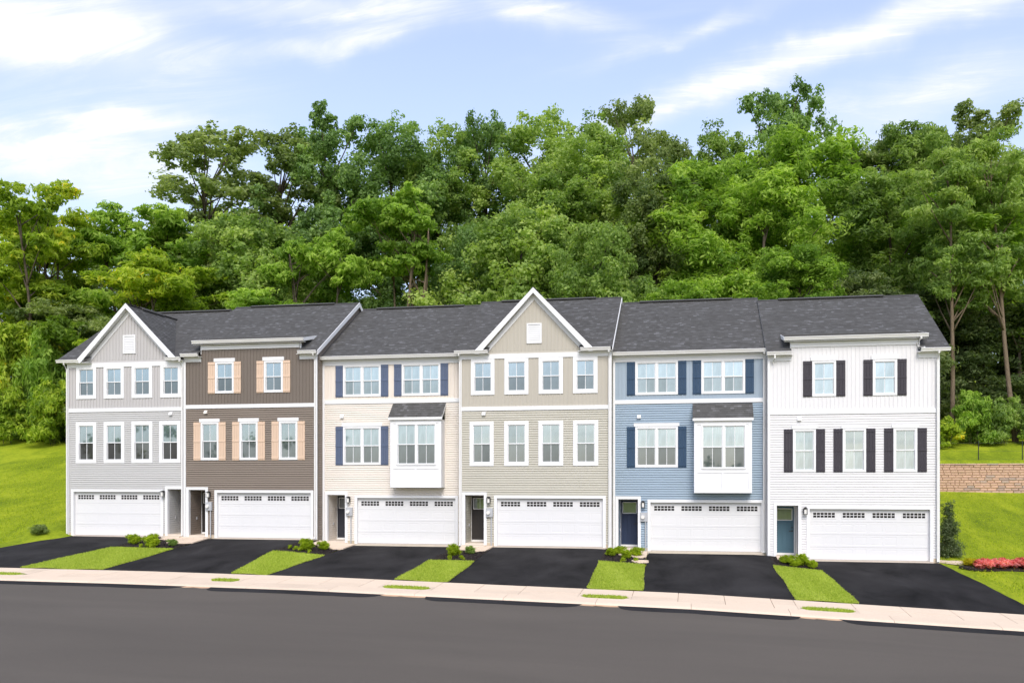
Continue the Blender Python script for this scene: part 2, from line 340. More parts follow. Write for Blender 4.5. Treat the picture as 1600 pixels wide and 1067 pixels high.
# ------------------------------------------------------------ ground profile
FX = [-34, -25.1, -22.1, -17.4, -15.4, -10.6, -8.5, -3.8, -1.76, 2.97, 4.9, 9.6, 20]; FZ = [.66, .62, .59, .59, .36, .36, .38, .38, .21, .21, -.02, -.02, -.2]
SX = [-27, -20, -13, -7, 0, 7]; SZ = [-.12, -.15, -.23, -.37, -.53, -.82]
def interp(x, X, Z):
    i = 0
    while i < len(X)-2 and x >= X[i+1]: i += 1
    t = max(-1.3, min(2.6, (x-X[i])/(X[i+1]-X[i]))); return Z[i]+(Z[i+1]-Z[i])*t
def sstep(a, b, x): t = max(0, min(1, (x-a)/(b-a))); return t*t*(3-2*t)
def front(x, y):
    F = interp(x, FX, FZ); S = interp(x, SX, SZ); Rr = S-.13
    if y >= 40.6: return F
    if y >= 32.3: return S+(F-S)*(y-32.3)/8.3
    if y >= 29.5: return Rr+(S-Rr)*(y-29.5)/2.8
    return Rr
WALL_Y = 60.0
def H(x, y):
    f = front(x, y)
    if y <= 29.5: return f
    b = f+max(0, min(12, y-52))*0.4 + max(0, y-64)*0.1
    if x > 7:
        if y < WALL_Y+0.15: r = front(x, min(y, 41))+max(0, y-41)*0.147
        else: r = 4.45+min(7, y-WALL_Y)*0.2+max(0, y-67)*0.12
        w = sstep(8.0, 10.1, x); return b*(1-w)+r*w
    if x < -28.5:
        l = f+max(0, y-38.5)*0.2 if y < 62 else front(x, 62)+4.7+(y-62)*0.12
        if y > 40 and x < -33: l += min(1.2, (-33-x)*0.05)
        w = sstep(-29.6, -30.6, x) if x > -30.6 else 1.0
        return b*(1-w)+l*w if y > 40.7 else f*(1-w)+l*w
    return b
def sheet(name, xs, ys, zf, mat, kind='structure', skirt=0, parent=None, label=None, xf=None):
    """grid sheet following zf; xf(x, y) may shift x"""
    mb = MB(); nx, ny = len(xs), len(ys)
    P = [[(xf(x, y) if xf else x, y) for x in xs] for y in ys]
    for r_ in P:
        for (x, y) in r_: mb.v.append((x, y, zf(x, y)))
    for j in range(ny-1):
        for i in range(nx-1):
            mb.f.append((j*nx+i, j*nx+i+1, (j+1)*nx+i+1, (j+1)*nx+i)); mb.uv += [(0, 0)]*4
    if skirt:
        ring = [(i, 0) for i in range(nx)]+[(nx-1, j) for j in range(1, ny)]+[(i, ny-1) for i in range(nx-2, -1, -1)]+[(0, j) for j in range(ny-2, 0, -1)]
        idx = [j*nx+i for i, j in ring]; b = len(mb.v)
        for k in idx: x, y, z = mb.v[k]; mb.v.append((x, y, z-skirt))
        n = len(idx)
        for k in range(n): mb.f.append((idx[k], b+k, b+(k+1) % n, idx[(k+1) % n])); mb.uv += [(0, 0)]*4
    return mb.build(name, mat, parent, kind, label, smooth=not skirt)
def lsp(a, b, n): return [a+(b-a)*i/(n-1) for i in range(n)]
# terrain: one sheet to the horizon, sunk a little below everything paved
def terr(x, y):
    z = H(x, y)
    if -31.5 < x < 11.6 and 32 < y < 40.8: z -= 0.06
    if y < 32.2: z -= 0.10
    if -30.1 < x < 9.9 and 40.8 <= y < 51: z -= 0.3
    return z
gx = [-1500, -700, -300, -160, -110]+lsp(-90, -34, 29)+lsp(-33, 15, 97)+lsp(17, 90, 38)+[120, 180, 300, 700, 1500]
gy = [-1500, -600, -200, -60, -20, 0, 10, 20, 26, 29.5]+lsp(30, 59.5, 60)+[60.1, 60.2]+lsp(61, 75, 15)+lsp(78, 130, 14)+[150, 200, 300, 500, 900, 1600]
sheet('ground', gx, gy, terr, 'hill_grass')
random.seed(5)
# road, worn grey, with the newer dark strip along the kerb
sheet('road', lsp(-140, 140, 141), [-14, -8, -2, 4, 10, 16, 20, 24, 27, 29.55], lambda x, y: interp(x, SX, SZ)-.15+0.0*y, 'road_asphalt')
def wob(seed, amp, k=1.0):
    r = random.Random(seed); ph = [r.uniform(0, 6.28) for _ in range(4)]
    return lambda t: amp*(math.sin(t*1.7*k+ph[0])+0.6*math.sin(t*3.9*k+ph[1])+0.4*math.sin(t*8.3*k+ph[2]))/2
roadz = lambda x, y: interp(x, SX, SZ)-.15
k = 0
for a, b in ((-24.8, -17.2), (-16.3, -10.0), (-8.6, -3.4), (-2.3, 3.3), (4.4, 11.2), (-33, -26.5), (13, 22)):
    w = wob(a, 0.04); mb = MB(); xs = lsp(a, b, 40); pts = []
    for i, x in enumerate(xs):
        e = min(1, (x-a)/0.7, (b-x)/0.7); lo = 29.52-(0.95+w(x))*math.sqrt(max(0.0, 1-(1-e)**2)) if e < 1 else 29.52-0.95-w(x)
        pts.append((x, lo))
    for i in range(39):
        (x0, l0), (x1, l1) = pts[i], pts[i+1]
        mb.quad((x0, l0, roadz(x0, 0)+.004), (x1, l1, roadz(x1, 0)+.004), (x1, 29.53, roadz(x1, 0)+.004), (x0, 29.53, roadz(x0, 0)+.004))
    o = mb.build('asphalt_patch', 'patch_asphalt', kind='structure')
# tan pan of the gutter showing between the dark strips
for a, b in ((-26.5, -24.8), (-17.2, -16.3), (-10.0, -8.6), (-3.4, -2.3), (3.3, 4.4)):
    sheet('gutter_pan', lsp(a-0.2, b+0.2, 8), [29.15, 29.3, 29.52], lambda x, y: interp(x, SX, SZ)-.147, 'curb_tan', xf=lambda x, y, a=a, b=b: x+(0.3 if y < 29.2 else 0)*(1 if x < (a+b)/2 else -1))
# pavement: slabs with open joints over a dirt-filled bed, verge apron with grass ovals, rolled kerb
OV = [(-17.1, -15.9), (-10.65, -8.75), (-3.7, -1.95), (3.35, 5.2), (-28.3, -24.6), (10.9, 12.8)]
pave = sheet('sidewalk', lsp(-60, 60, 121), [29.6, 30.6, 31.4, 32.34], lambda x, y: front(x, y)-0.035, 'joint_dirt')
def slab(name, x0, x1, y0, y1, lift=0.0, g=0.009, bow=None):
    w = [x0+g, (x0+x1)/2, x1-g]; ys = [y0+g, (y0+y1)/2, y1-g]
    return sheet(name, w, ys, lambda x, y: front(x, y)+lift+(bow(y) if bow else 0), 'concrete', kind=None, skirt=0.06, parent=pave)
xj = [-60.0]
cuts = sorted([c for o in OV for c in o])
while xj[-1] < 60:
    n = xj[-1]+1.52
    c = [q for q in cuts if xj[-1]+0.5 < q < n+0.5]
    xj.append(c[0] if c else n)
for i in range(len(xj)-1):
    x0, x1 = xj[i], xj[i+1]; m_ = (x0+x1)/2
    slab('slab', x0, x1, 31.35, 32.36, random.uniform(-.002, .002))
    if any(a <= m_ <= b for a, b in OV): continue
    slab('apron_slab', x0, x1, 30.45, 31.35, random.uniform(-.002, .002))
xk = -60.0
while xk < 60:
    w_ = 3.0
    sheet('curb', lsp(xk+.006, xk+w_-.006, 4), [29.5, 29.56, 29.66, 29.85, 30.15, 30.44], lambda x, y: front(x, y)+0.035*min(1, (y-29.5)/0.15)-0.02*(1 if y < 29.52 else 0), 'concrete', kind=None, skirt=0.06, parent=pave)
    xk += w_
for a, b in OV:          # verge ground round the ovals is concrete, the oval itself is grass
    nn = 26; c0, c1 = a+0.12, b-0.12; cxm, hw = (c0+c1)/2, (c1-c0)/2
    mb = MB()
    for i in range(nn):
        x0, x1 = a+(b-a)*i/nn, a+(b-a)*(i+1)/nn
        def e(x): q = (x-cxm)/hw; return 0 if abs(q) >= 1 else (1-abs(q)**4)**0.5
        for s in (1, -1):
            ya0, ya1 = 30.92+s*0.34*e(x0), 30.92+s*0.34*e(x1); yb = 31.345 if s > 0 else 30.455
            mb.quad((x0, ya0, front(x0, ya0)), (x1, ya1, front(x1, ya1)), (x1, yb, front(x1, yb)), (x0, yb, front(x0, yb)))
    mb.build('verge_slab', 'concrete', pave)
    mb = MB()
    for i in range(nn):
        x0, x1 = a+(b-a)*i/nn, a+(b-a)*(i+1)/nn
        mb.quad(*[(x, y, front(x, y)+0.012-0.03*abs(y-30.92)/0.34) for x, y in ((x0, 30.92-.36*e(x0)), (x1, 30.92-.36*e(x1)), (x1, 30.92+.36*e(x1)), (x0, 30.92+.36*e(x0)))])
    mb.build('verge_grass', 'strip_grass', kind='structure')

# driveways (left and right edges in metres at the kerb and at the garage)
DR = [(-31.3, -26.1, -29.9, -25.25), (-22.5, -17.1, -22.35, -17.75), (-15.55, -10.6, -15.2, -10.45), (-8.68, -3.55, -8.6, -3.6), (-1.72, 3.42, -1.75, 3.2), (5.38, 11.1, 5.0, 9.85)]
for q, (l0, r0, l1, r1) in enumerate(DR):
    wl_, wr_ = wob(q, .05, .6), wob(q+40, .05, .6)
    def xf(x, y, l0=l0, r0=r0, l1=l1, r1=r1, wl_=wl_, wr_=wr_):
        t = (y-32.36)/8.6; a = l0+(l1-l0)*t+wl_(y)-.06; b = .06+r0+(r1-r0)*t+wr_(y); return a+(b-a)*x
    sheet('driveway', lsp(0, 1, 9), lsp(32.36, 40.72, 28), lambda x, y: front(x, y)+0.004-(0.03 if y > 40.7 else 0), 'drive_asphalt', skirt=0.08, xf=xf)
# lawn strips and mulch beds between them
ST = [(-26.08, -22.5, -25.5, -22.42, 37.35), (-17.08, -15.55, -17.7, -15.32, 37.3), (-10.6, -8.68, -10.5, -8.62, 36.7), (-3.55, -1.72, -3.6, -1.78, 37.5), (3.42, 5.36, 3.3, 5.08, 38.2)]
NPR = np.random.default_rng(11)
def tufts(name, pts, mat, h=0.05, w=0.012, k=1.0):
    """grass blades at the given points"""
    n = len(pts); P = np.array(pts); a = NPR.uniform(0, 6.28, n); hh = h*NPR.uniform(.6, 1.3, n)
    dx, dy = np.cos(a)*w, np.sin(a)*w; lx, ly = NPR.normal(0, h*.45, n), NPR.normal(0, h*.45, n)
    V = np.empty((n, 3, 3)); V[:, 0] = P+np.stack([-dx, -dy, dx*0-.01], 1); V[:, 1] = P+np.stack([dx, dy, dx*0-.01], 1); V[:, 2] = P+np.stack([lx, ly, hh], 1)
    me = bpy.data.meshes.new(name); me.vertices.add(3*n); me.vertices.foreach_set('co', V.ravel())
    me.loops.add(3*n); me.loops.foreach_set('vertex_index', np.arange(3*n)); me.polygons.add(n); me.polygons.foreach_set('loop_start', np.arange(n)*3)
    t_ = me.attributes.new('tone', 'FLOAT', 'POINT'); t_.data.foreach_set('value', np.repeat(np.clip(NPR.normal(.5, .2, n), 0, 1), 3))
    me.update(); me.validate(); me.materials.append(MATS[mat]); return link(name, me, kind='stuff')
leaf_mat('blade', (0.20, 0.28, 0.025, 1), (0.38, 0.46, 0.06, 1), (0.57, 0.60, 0.15, 1))
leaf_mat('blade_hill', (0.15, 0.22, 0.008, 1), (0.31, 0.39, 0.014, 1), (0.46, 0.50, 0.03, 1))
pts = []
for q, (l0, r0, l1, r1, yt) in enumerate(ST):
    def ex(y, s, l0=l0, r0=r0, l1=l1, r1=r1, yt=yt, wa=wob(q+7, .10, .22), wb=wob(q+9, .10, .22)):
        t = (y-32.36)/(yt-32.36); return l0+(l1-l0)*t+wa(y) if s == 0 else r0+(r1-r0)*t+wb(y)
    sheet('lawn_strip', lsp(0, 1, 9), lsp(32.37, yt, 14), lambda x, y: front(x, y)+0.015+0.02*math.sin(x*3+y), 'strip_grass', xf=lambda x, y: ex(y, 0)+(ex(y, 1)-ex(y, 0))*x)
    sheet('mulch_bed', lsp(0, 1, 9), lsp(yt, 40.55, 10), lambda x, y: front(x, y)+0.012+0.03*math.sin(x*7)*math.sin(y*5), 'mulch', xf=lambda x, y: ex(min(y, yt), 0)+(ex(min(y, yt), 1)-ex(min(y, yt), 0))*x)
    n = int((yt-32.36)*(r0-l0)*1700)
    for _ in range(n):
        y = random.uniform(32.38, yt+.05); x = ex(y, 0)+(ex(y, 1)-ex(y, 0))*random.uniform(-.015, 1.015); pts.append((x, y, front(x, y)+.02))
for a, b in OV[:5]:
    for _ in range(900):
        q = random.uniform(-1, 1); x = (a+b)/2+q*(b-a)*.42; y = 30.92+random.uniform(-.3, .3)*(1-abs(q)**4)**.5; pts.append((x, y, front(x, y)+.005))
tufts('grass', pts, 'blade', 0.05, 0.012)
pts = []
for _ in range(45000):
    if random.random() < .5: x, y = random.uniform(-44, -30.3), 38+22*random.random()**1.5
    else: x, y = random.uniform(10.2, 26), 33+26*random.random()**1.3
    if x > 0 and y < 40.6 and x < 10.4+(41-y)*.12: continue
    if x < 0 and y < 41 and x > -31.6: continue
    pts.append((x, y, H(x, y)))
tufts('lawn_grass', pts, 'blade_hill', 0.06, 0.02)
# mulch chips
pts = []
mb = MB()
for q, (l0, r0, l1, r1, yt) in enumerate(ST):
    for _ in range(500):
        x = random.uniform(l1+.05, r1-.05); y = random.uniform(yt+.03, 40.3); z = front(x, y)+.03; a = random.uniform(0, 3.14); l, w = random.uniform(.02, .05), .012
        c_, s_ = math.cos(a), math.sin(a); t = random.uniform(-.02, .02)
        mb.quad((x-c_*l-s_*w, y-s_*l+c_*w, z-t), (x+c_*l-s_*w, y+s_*l+c_*w, z+t), (x+c_*l+s_*w, y+s_*l-c_*w, z+t+.008), (x-c_*l+s_*w, y-s_*l-c_*w, z-t+.008))
mb.build('mulch_chips', 'mulch', kind='stuff')
# concrete walks to the front doors
def poly_slab(name, pts, lift, mat='concrete', th=0.07, kind='structure'):
    mb = MB(); n = len(pts)
    top = [(x, y, front(x, min(y, 40.6))+lift) for x, y in pts]; bot = [(x, y, z-th) for x, y, z in top]
    mb.quad(*top)
    for i in range(n): j = (i+1) % n; mb.quad(top[i], bot[i], bot[j], top[j])
    return mb.build(name, mat, kind=kind)
poly_slab('path', [(-24.6, 40.55), (-24.6, 39.75), (-23.9, 39.6), (-23.7, 38.9), (-22.75, 38.75), (-22.45, 39.0), (-22.45, 40.55)], 0.05)
poly_slab('path', [(-16.9, 40.5), (-16.9, 39.6), (-15.6, 38.9), (-15.25, 39.2), (-15.2, 40.6)], 0.05)
poly_slab('path', [(-10.1, 40.55), (-10.1, 39.6), (-9.2, 39.1), (-8.75, 39.2), (-8.66, 40.55)], 0.05)
poly_slab('path', [(-3.3, 40.6), (-3.0, 39.3), (-2.0, 38.9), (-1.85, 39.3), (-1.85, 40.6)], 0.05)
poly_slab('path', [(3.5, 40.55), (3.5, 39.7), (4.9, 39.7), (4.9, 40.55)], 0.05)
poly_slab('path', [(9.95, 40.9), (10.9, 40.2), (13.4, 40.9), (12.6, 42.4), (11.6, 41.6), (10.9, 41.5), (10.3, 41.7)], 0.06)
poly_slab('mulch_bed', [(9.85, 43.2), (9.85, 41.35), (10.3, 41.4), (11.2, 41.2), (11.9, 41.7), (12.1, 43.2)], 0.05, 'mulch')
poly_slab('mulch_bed', [(10.5, 39.8), (10.9, 39.35), (14.8, 39.3), (15.2, 41.2), (13.2, 41.2), (11.1, 40.45)], 0.04, 'mulch')
mb = MB(); mb.tube([(-2.05, 38.15, front(-2.05, 38.15)-.02), (-2.05, 38.15, front(-2.05, 38.15)+.06)], [.36, .35], 18)
tag(mb.build('stepping_stone', 'concrete'), 'pale round stepping stone at the edge of the mulch in front of the navy door', 'stepping stone')

# ------------------------------------------------------------ houses
U0 = {1: -30.14, 2: -23.86, 3: -17.07, 4: -10.26, 5: -3.41, 6: 3.17}
WD = {1: 6.275, 2: 6.785, 3: 6.805, 4: 6.845, 5: 6.575, 6: 6.83}
FY = {1: 40.7, 2: 40.7, 3: 41.3, 4: 40.7, 5: 41.3, 6: 40.7}
FZH = {1: 0.64, 2: 0.61, 3: 0.38, 4: 0.40, 5: 0.23, 6: 0.0}
LBL = {1: 'light grey three storey townhouse with a white trimmed gable and eight narrow windows',
       2: 'dark brown three storey townhouse with tan shutters at the windows',
       3: 'cream three storey townhouse with slate blue shutters and a white box bay',
       4: 'khaki beige three storey townhouse with a tall central gable',
       5: 'light blue three storey townhouse with navy shutters and a white box bay',
       6: 'white three storey townhouse with black shutters and a teal front door'}
PITCH = 0.583
def shingle(mb, O, Uv, Vv, Nv, L, segs, exp=0.14, off=(0, 0)):
    """courses of shingles; segs(v) -> list of (a, b) at distance v up the slope"""
    O, Uv, Vv, Nv = map(Vector, (O, Uv, Vv, Nv)); n = max(1, round(L/exp)); e = L/n
    for i in range(n):
        v0, v1 = i*e, (i+1)*e; A, B = segs(v0+1e-4), segs(v1-1e-4)
        if len(A) != len(B): B = A = segs((v0+v1)/2)
        for (a, b), (c, d) in zip(A, B):
            if b-a < 0.01 and d-c < 0.01: continue
            P = lambda u, v, h: O+Uv*u+Vv*v+Nv*h
            vv = (v0+off[1], v0+off[1]+e*0.999)
            mb.quad(P(a, v0, .016), P(b, v0, .016), P(d, v1, .003), P(c, v1, .003), uv=[(a+off[0], i*.14+.001), (b+off[0], i*.14+.001), (d+off[0], i*.14+.139), (c+off[0], i*.14+.139)])
            mb.quad(P(a, v0, 0), P(b, v0, 0), P(b, v0, .016), P(a, v0, .016), uv=[(a, i*.14+.01)]*4)
PANE = {}
def window(par, x, z, w, h, trim, pane_up, pane_lo, units=1, cap=0.0, y=0.0, sill=True):
    """double hung window(s): x,z lower left of the glass opening incl. sash; trim is the casing width"""
    f = MB(); uw = w/units
    # casing
    t = trim
    f.bev(x-t, x, y-.045, y+.0, z-t, z+h+t); f.bev(x+w, x+w+t, y-.045, y+.0, z-t, z+h+t)
    f.bev(x, x+w, y-.045, y+.0, z+h, z+h+t); f.bev(x, x+w, y-.05, y+.0, z-t, z)
    if cap: f.bev(x-t-.06, x+w+t+.06, y-.065, y, z+h+t+.002, z+h+t+cap)
    for k in range(units):
        a, b = x+k*uw, x+(k+1)*uw; m_ = 0.03
        if k: f.bev(a-.05, a+.05, y-.035, y+.05, z, z+h)
        a += (.05 if k else 0); b -= (.05 if k < units-1 else 0)
        mid = z+h*0.5
        # sash frames: upper outside, lower set back
        for (s0, s1, yy) in ((mid-.02, z+h, y-.005), (z, mid+.02, y+.02)):
            f.box(a, a+m_, yy, yy+.05, s0, s1); f.box(b-m_, b, yy, yy+.05, s0, s1)
            f.box(a+m_, b-m_, yy, yy+.05, s1-.03, s1); f.box(a+m_, b-m_, yy, yy+.05, s0, s0+.03)
            xm = (a+b)/2; f.box(xm-.011, xm+.011, yy+.012, yy+.04, s0+.03, s1-.03)
    fr = f.build('window', 'white_trim', par)
    for k in range(units):
        a, b = x+k*uw, x+(k+1)*uw; a += (.05 if k else 0)+.03; b -= (.05 if k < units-1 else 0)+.03; mid = z+h*0.5; xm = (a+b)/2
        for (s0, s1, yy, mt) in ((mid+.01, z+h-.03, y+.022, pane_up), (z+.03, mid-.01, y+.047, pane_lo)):
            for (p0, p1) in ((a, xm-.009), (xm+.009, b)):
                key = (round(p1-p0, 3), round(s1-s0, 3), mt)
                if key not in PANE:
                    q = MB(); q.box(0, p1-p0, 0, .006, 0, s1-s0); PANE[key] = q.mesh('pane', mt)
                link('pane', PANE[key], fr, loc=(p0, yy, s0))
    return fr
def shutter(par, x0, x1, z0, z1, mat):
    s = MB(); n = 3; w = (x1-x0)/n
    for i in range(n): s.bev(x0+i*w+.003, x0+(i+1)*w-.003, -.045, -.026, z0, z1, .004)
    h = z1-z0
    for c in (.06, .5, .94):
        s.bev(x0+.004, x1-.004, -.062, -.045, z0+h*c-.045, z0+h*c+.045, .005)
    s.build('shutter', mat, par)
def gutter(par, x0, x1, y, z):
    s = MB(); prof = [(0, 0), (-.02, .0), (-.085, -.0)]
    pts = [(x0, y, z-.13), (x0, y-.07, z-.13), (x0, y-.085, z-.07), (x0, y-.12, z-.03), (x0, y-.12, z), (x0, y-.10, z), (x0, y-.10, z-.02), (x0, y, z-.02)]
    s.prism(pts, (x1-x0, 0, 0)); s.build('gutter', 'gutter_white', par)
def house(i):
    u0, W, fy, fz = U0[i], WD[i], FY[i], FZH[i]
    kind = {1: 'A', 4: 'A', 2: 'B', 6: 'B', 3: 'C', 5: 'C'}[i]
    T = thing('townhouse', LBL[i], 'townhouse', (u0, fy, fz), 'townhouses in the row')
    sm, bm = 'siding_%d' % i, 'boards_%d' % i
    ez = 8.57 if i == 1 else 8.74; rz = ez+5.5*PITCH
    belt = {1: 6.03, 2: 6.15, 3: 6.54, 4: 6.06, 5: 6.48, 6: 6.11}[i]; bt = belt+.18
    dz = -.09 if i == 1 else 0
    off = .17 if i == 6 else 0.0
    mirror = i == 1
    ga, gb = (0.36, 5.06) if mirror else ((1.72, 6.46) if i != 5 else (1.65, 6.38)); gh = 2.14
    ea, eb = (5.42, 6.14) if mirror else ((.25+off*.8, 1.12+off*.8) if i != 5 else (.24, 1.1)); e0, e1 = 0.12, 2.28
    # window list: glass openings (x, z, w, h, trim, units, cap, shutters)
    wins = []
    if kind == 'A':
        us = (.50, 2.0, 3.51, 5.04) if i == 1 else (.52, 2.06, 3.61, 5.14); t = .165; ww = 1.09
        for k_, u in enumerate(us): wins.append((u+t, 6.77+t+dz, ww-2*t, 1.61-2*t-(.0), t, 1, 0, None))
        us = (.48, 2.0, 3.5, 4.98) if i == 1 else (.46, 2.05, 3.60, 5.15)
        for u in us: wins.append((u+t, 3.58+t+dz*.5, ww+.02-2*t, 2.0-2*t, t, 1, 0, None))
        top = ez-.19
    elif kind == 'B':
        t = .09; up = (1.62, 4.11) if i == 2 else (1.82, 4.23); lo = (.87, 2.87, 4.87) if i == 2 else (1.04, 3.04, 5.04)
        mt = 'shutter_tan' if i == 2 else 'shutter_black'
        for u in up: wins.append((u+t, 6.86+t, .96-2*t, 1.49-2*t, t, 1, .17, mt))
        for u in lo: wins.append((u+t, 3.69+t, .93-2*t, 1.81-2*t, t, 1, .16, mt))
        top = ez-.19
    else:
        t = .09; a, b = (1.02, 3.89) if i == 3 else (.98, 3.84); mt = 'shutter_slate' if i == 3 else 'shutter_navy'
        for u in (a, b): wins.append((u+t, 6.87+t, 1.86-2*t, 1.49-2*t, t, 2, 0, mt))
        wins.append((a+t, 3.68+t, 1.86-2*t, 1.80-2*t, t, 2, .15, mt)); top = ez-.3
    wh = [(x, x+w, z, z+h) for (x, z, w, h, *_) in wins]
    holes = wh+[(ga, gb, -1, gh), (ea, eb, -1, e1)]
    # structure of the wall
    wtop = ez-.06
    wall = MB(); holed(wall, 0, W, -.5, belt+.05, holes, .045); holed(wall, 0, W, belt+.05, wtop, holes, 0)
    z0 = 0.14
    # lower lap siding
    sd_ = MB(); siding(sd_, 0.10, W-.10, z0, belt, d={1: .05, 2: .066, 3: .05, 4: .058, 5: .062, 6: .036}[i], holes= [(a-.1, b+.1, c-.1, d+.1) for a, b, c, d in wh]+[(ga-.1, gb+.1, -1, gh+.08), (ea-.08, eb+.08, -1, e1+.08)])
    bb = MB()
    if kind == 'B':
        bx0, bx1 = (.9, 5.9) if i == 2 else (.97, 6.0); bez = ez+.60
        def zt(x): return bez-.2 if bx0 < x < bx1 else ez-.2
        wall.quad((bx0, 0, wtop), (bx1, 0, wtop), (bx1, 0, bez-.05), (bx0, 0, bez-.05))
        for xx in (bx0, bx1): wall.quad((xx, 0, ez-.4), (xx, 1.7, ez+.9), (xx, 1.7, bez+.3), (xx, 0, bez-.04))
        boards(bb, .1, W-.1, bt, top, [(a-.1, b+.1, c-.1, d+.2) for a, b, c, d in wh], ztop=zt, bd=-.017 if i == 6 else -.024)
    else:
        boards(bb, .1, W-.1, bt, top, [(a-.1, b+.1, c-.1, d+.1) for a, b, c, d in wh])
    # gable wall
    if kind == 'A':
        gc = 3.38 if i == 1 else 3.41; ghw = 2.62; gp = 1.03 if i == 4 else 1.01; gz = ez-.03; pk = gz+ghw*gp
        def gzt(x): return pk-abs(x-gc)*gp-.12
        wall.quad((gc-ghw, 0, wtop), (gc+ghw, 0, wtop), (gc, 0, pk-.05))
        va = (gc-.34, gc+.34, 9.02+dz*2, 9.92+dz*2)
        boards(bb, gc-2.4, gc+2.4, ez-.02, 99, [va], ztop=gzt)
    wall.build('wall', bm, T)
    s_o = sd_.build('siding', sm, T, 'stuff'); bb.build('board_and_batten', bm, T, 'stuff')
    # belt board, frieze, corner boards
    def trimbox(name, x0, x1, z0_, z1_, y0=-.05, y1=.0, mat='white_trim'):
        q = MB(); q.bev(x0, x1, y0, y1, z0_, z1_); return q.build(name, mat, T)
    trimbox('belt_board', .10, W-.10, belt, bt, -.055)
    if kind == 'B':
        trimbox('frieze_board', .1, bx0-.002, ez-.36, ez-.15, -.05); trimbox('frieze_board', bx1+.002, W-.1, ez-.36, ez-.15, -.05)
        trimbox('frieze_board', bx0, bx1, bez-.40, bez-.19, -.05)
        if i == 2:
            trimbox('corner_board', bx0-.002, bx0+.12, ez-.34, bez-.41, -.048)if 0 else None
    elif kind == 'A': trimbox('frieze_board', .1, W-.1, ez-.36, ez-.15, -.05)
    else: trimbox('frieze_board', .1, W-.1, ez-.40, ez-.15, -.05)
    trimbox('corner_board', 0.004, .10, -.02, ez-.15, -.06); trimbox('corner_board', W-.10, W-.004, -.02, ez-.15, -.06)
    # soffits
    q = MB()
    if kind == 'A':
        q.box(-.02, 1.38, -.3, 0, ez-.15, ez-.13); q.build('soffit', 'white_trim', T); q = MB(); q.box(5.4 if i == 4 else 5.45, W+.02, -.3, 0, ez-.15, ez-.13)
    elif kind == 'B':
        q.box(-.02, bx0+.05, -.3, 0, ez-.15, ez-.13); q.build('soffit', 'white_trim', T); q = MB(); q.box(bx1-.05, W+.02, -.3, 0, ez-.15, ez-.13); q.build('soffit', 'white_trim', T); q = MB(); q.box(bx0-.28, bx1+.3, -.3, 0, bez-.17, bez-.15)
    else: q.box(-.02, W+.02, -.3, 0, ez-.15, ez-.13)
    q.build('soffit', 'white_trim', T)
    # foundation
    q = MB(); holed(q, 0, W, -.6, z0-.003, [(ga, gb, -1, 1), (ea, eb, -1, 1)], -.018)
    q.quad((0, -.018, z0-.003), (W, -.018, z0-.003), (W, 0.0, z0-.003), (0, 0.0, z0-.003))
    for xx in (0.002, W-.002): q.quad((xx, -.018, -.7), (xx, 10.4, -.7), (xx, 10.4, z0), (xx, -.018, z0))
    q.build('foundation', 'foundation', T)
    # side and rear walls
    sw = MB(); sl = MB()
    for side in ((0,) if i == 1 else (1,) if i in (2, 4) else (0, 1) if i == 6 else ()):
        xx = 0.0 if side == 0 else W; sg = -1 if side == 0 else 1
        mp = lambda a, o, z, xx=xx, sg=sg: (xx-sg*o, a, z)
        def clip(z): return (0.02, 10.4) if z < ez-.1 else (max(.02, (z-ez)/PITCH-.3+.12), 10.4-max(0, (z-ez)/PITCH-.3+.12))
        siding(sl, 0, 10.4, z0, rz-.2, mp=mp, clip=clip, d=.02)
        sw.quad((xx, 0.001, -.5), (xx, 10.4, -.5), (xx, 10.4, ez-.06), (xx, 5.2, rz-.09), (xx, 0.001, ez-.0))
    if i in (3, 5, 1): sw.quad((W if i != 1 else W, 0.001, -.5), (W, 10.4, -.5), (W, 10.4, ez-.06), (W, 5.2, rz-.09), (W, 0.001, ez-.0)) 
    sw.quad((0, 10.4, -.5), (W, 10.4, -.5), (W, 10.4, ez-.1), (0, 10.4, ez-.1))
    sw.build('side_wall', sm, T)
    if sl.v: sl.build('side_siding', sm, T, 'stuff')
    # ---- main roof
    n_ = math.sqrt(1+PITCH**2); Vf = (0, 1/n_, PITCH/n_); Nf = (0, -PITCH/n_, 1/n_); SL = 5.5*n_
    rl = {1: -.36, 2: .0, 3: .0, 4: -.16, 5: .0, 6: -.06}[i]; rr = {1: W, 2: W+.12, 3: W, 4: W+.05, 5: W, 6: W+.34}[i]
    if kind == 'A':
        cuts_ = [(gc-2.05, gc+2.05)]; lim = .5*n_
    elif kind == 'B': cuts_ = [(bx0, bx1)]; lim = 1.25*n_
    else: cuts_ = []; lim = 0
    rf = MB(); shingle(rf, (0, -.3, ez), (1, 0, 0), Vf, Nf, SL, lambda v: spans(rl, rr, cuts_) if v < lim else [(rl, rr)], off=(i*3.7, i))
    shingle(rf, (0, 10.7, ez), (1, 0, 0), (0, -1/n_, PITCH/n_), (0, PITCH/n_, 1/n_), SL, lambda v: [(rl, rr)], exp=.28, off=(i*9.7, i))
    q = rf
    q.quad((rl, 5.08, rz-.06+.025), (rr, 5.08, rz-.06+.025), (rr, 5.2, rz+.03), (rl, 5.2, rz+.03), uv=[(0, .05), (.1, .05), (.1, .1), (0, .1)])
    q.quad((rl, 5.2, rz+.03), (rr, 5.2, rz+.03), (rr, 5.32, rz-.035), (rl, 5.32, rz-.035), uv=[(0, .05), (.1, .05), (.1, .1), (0, .1)])
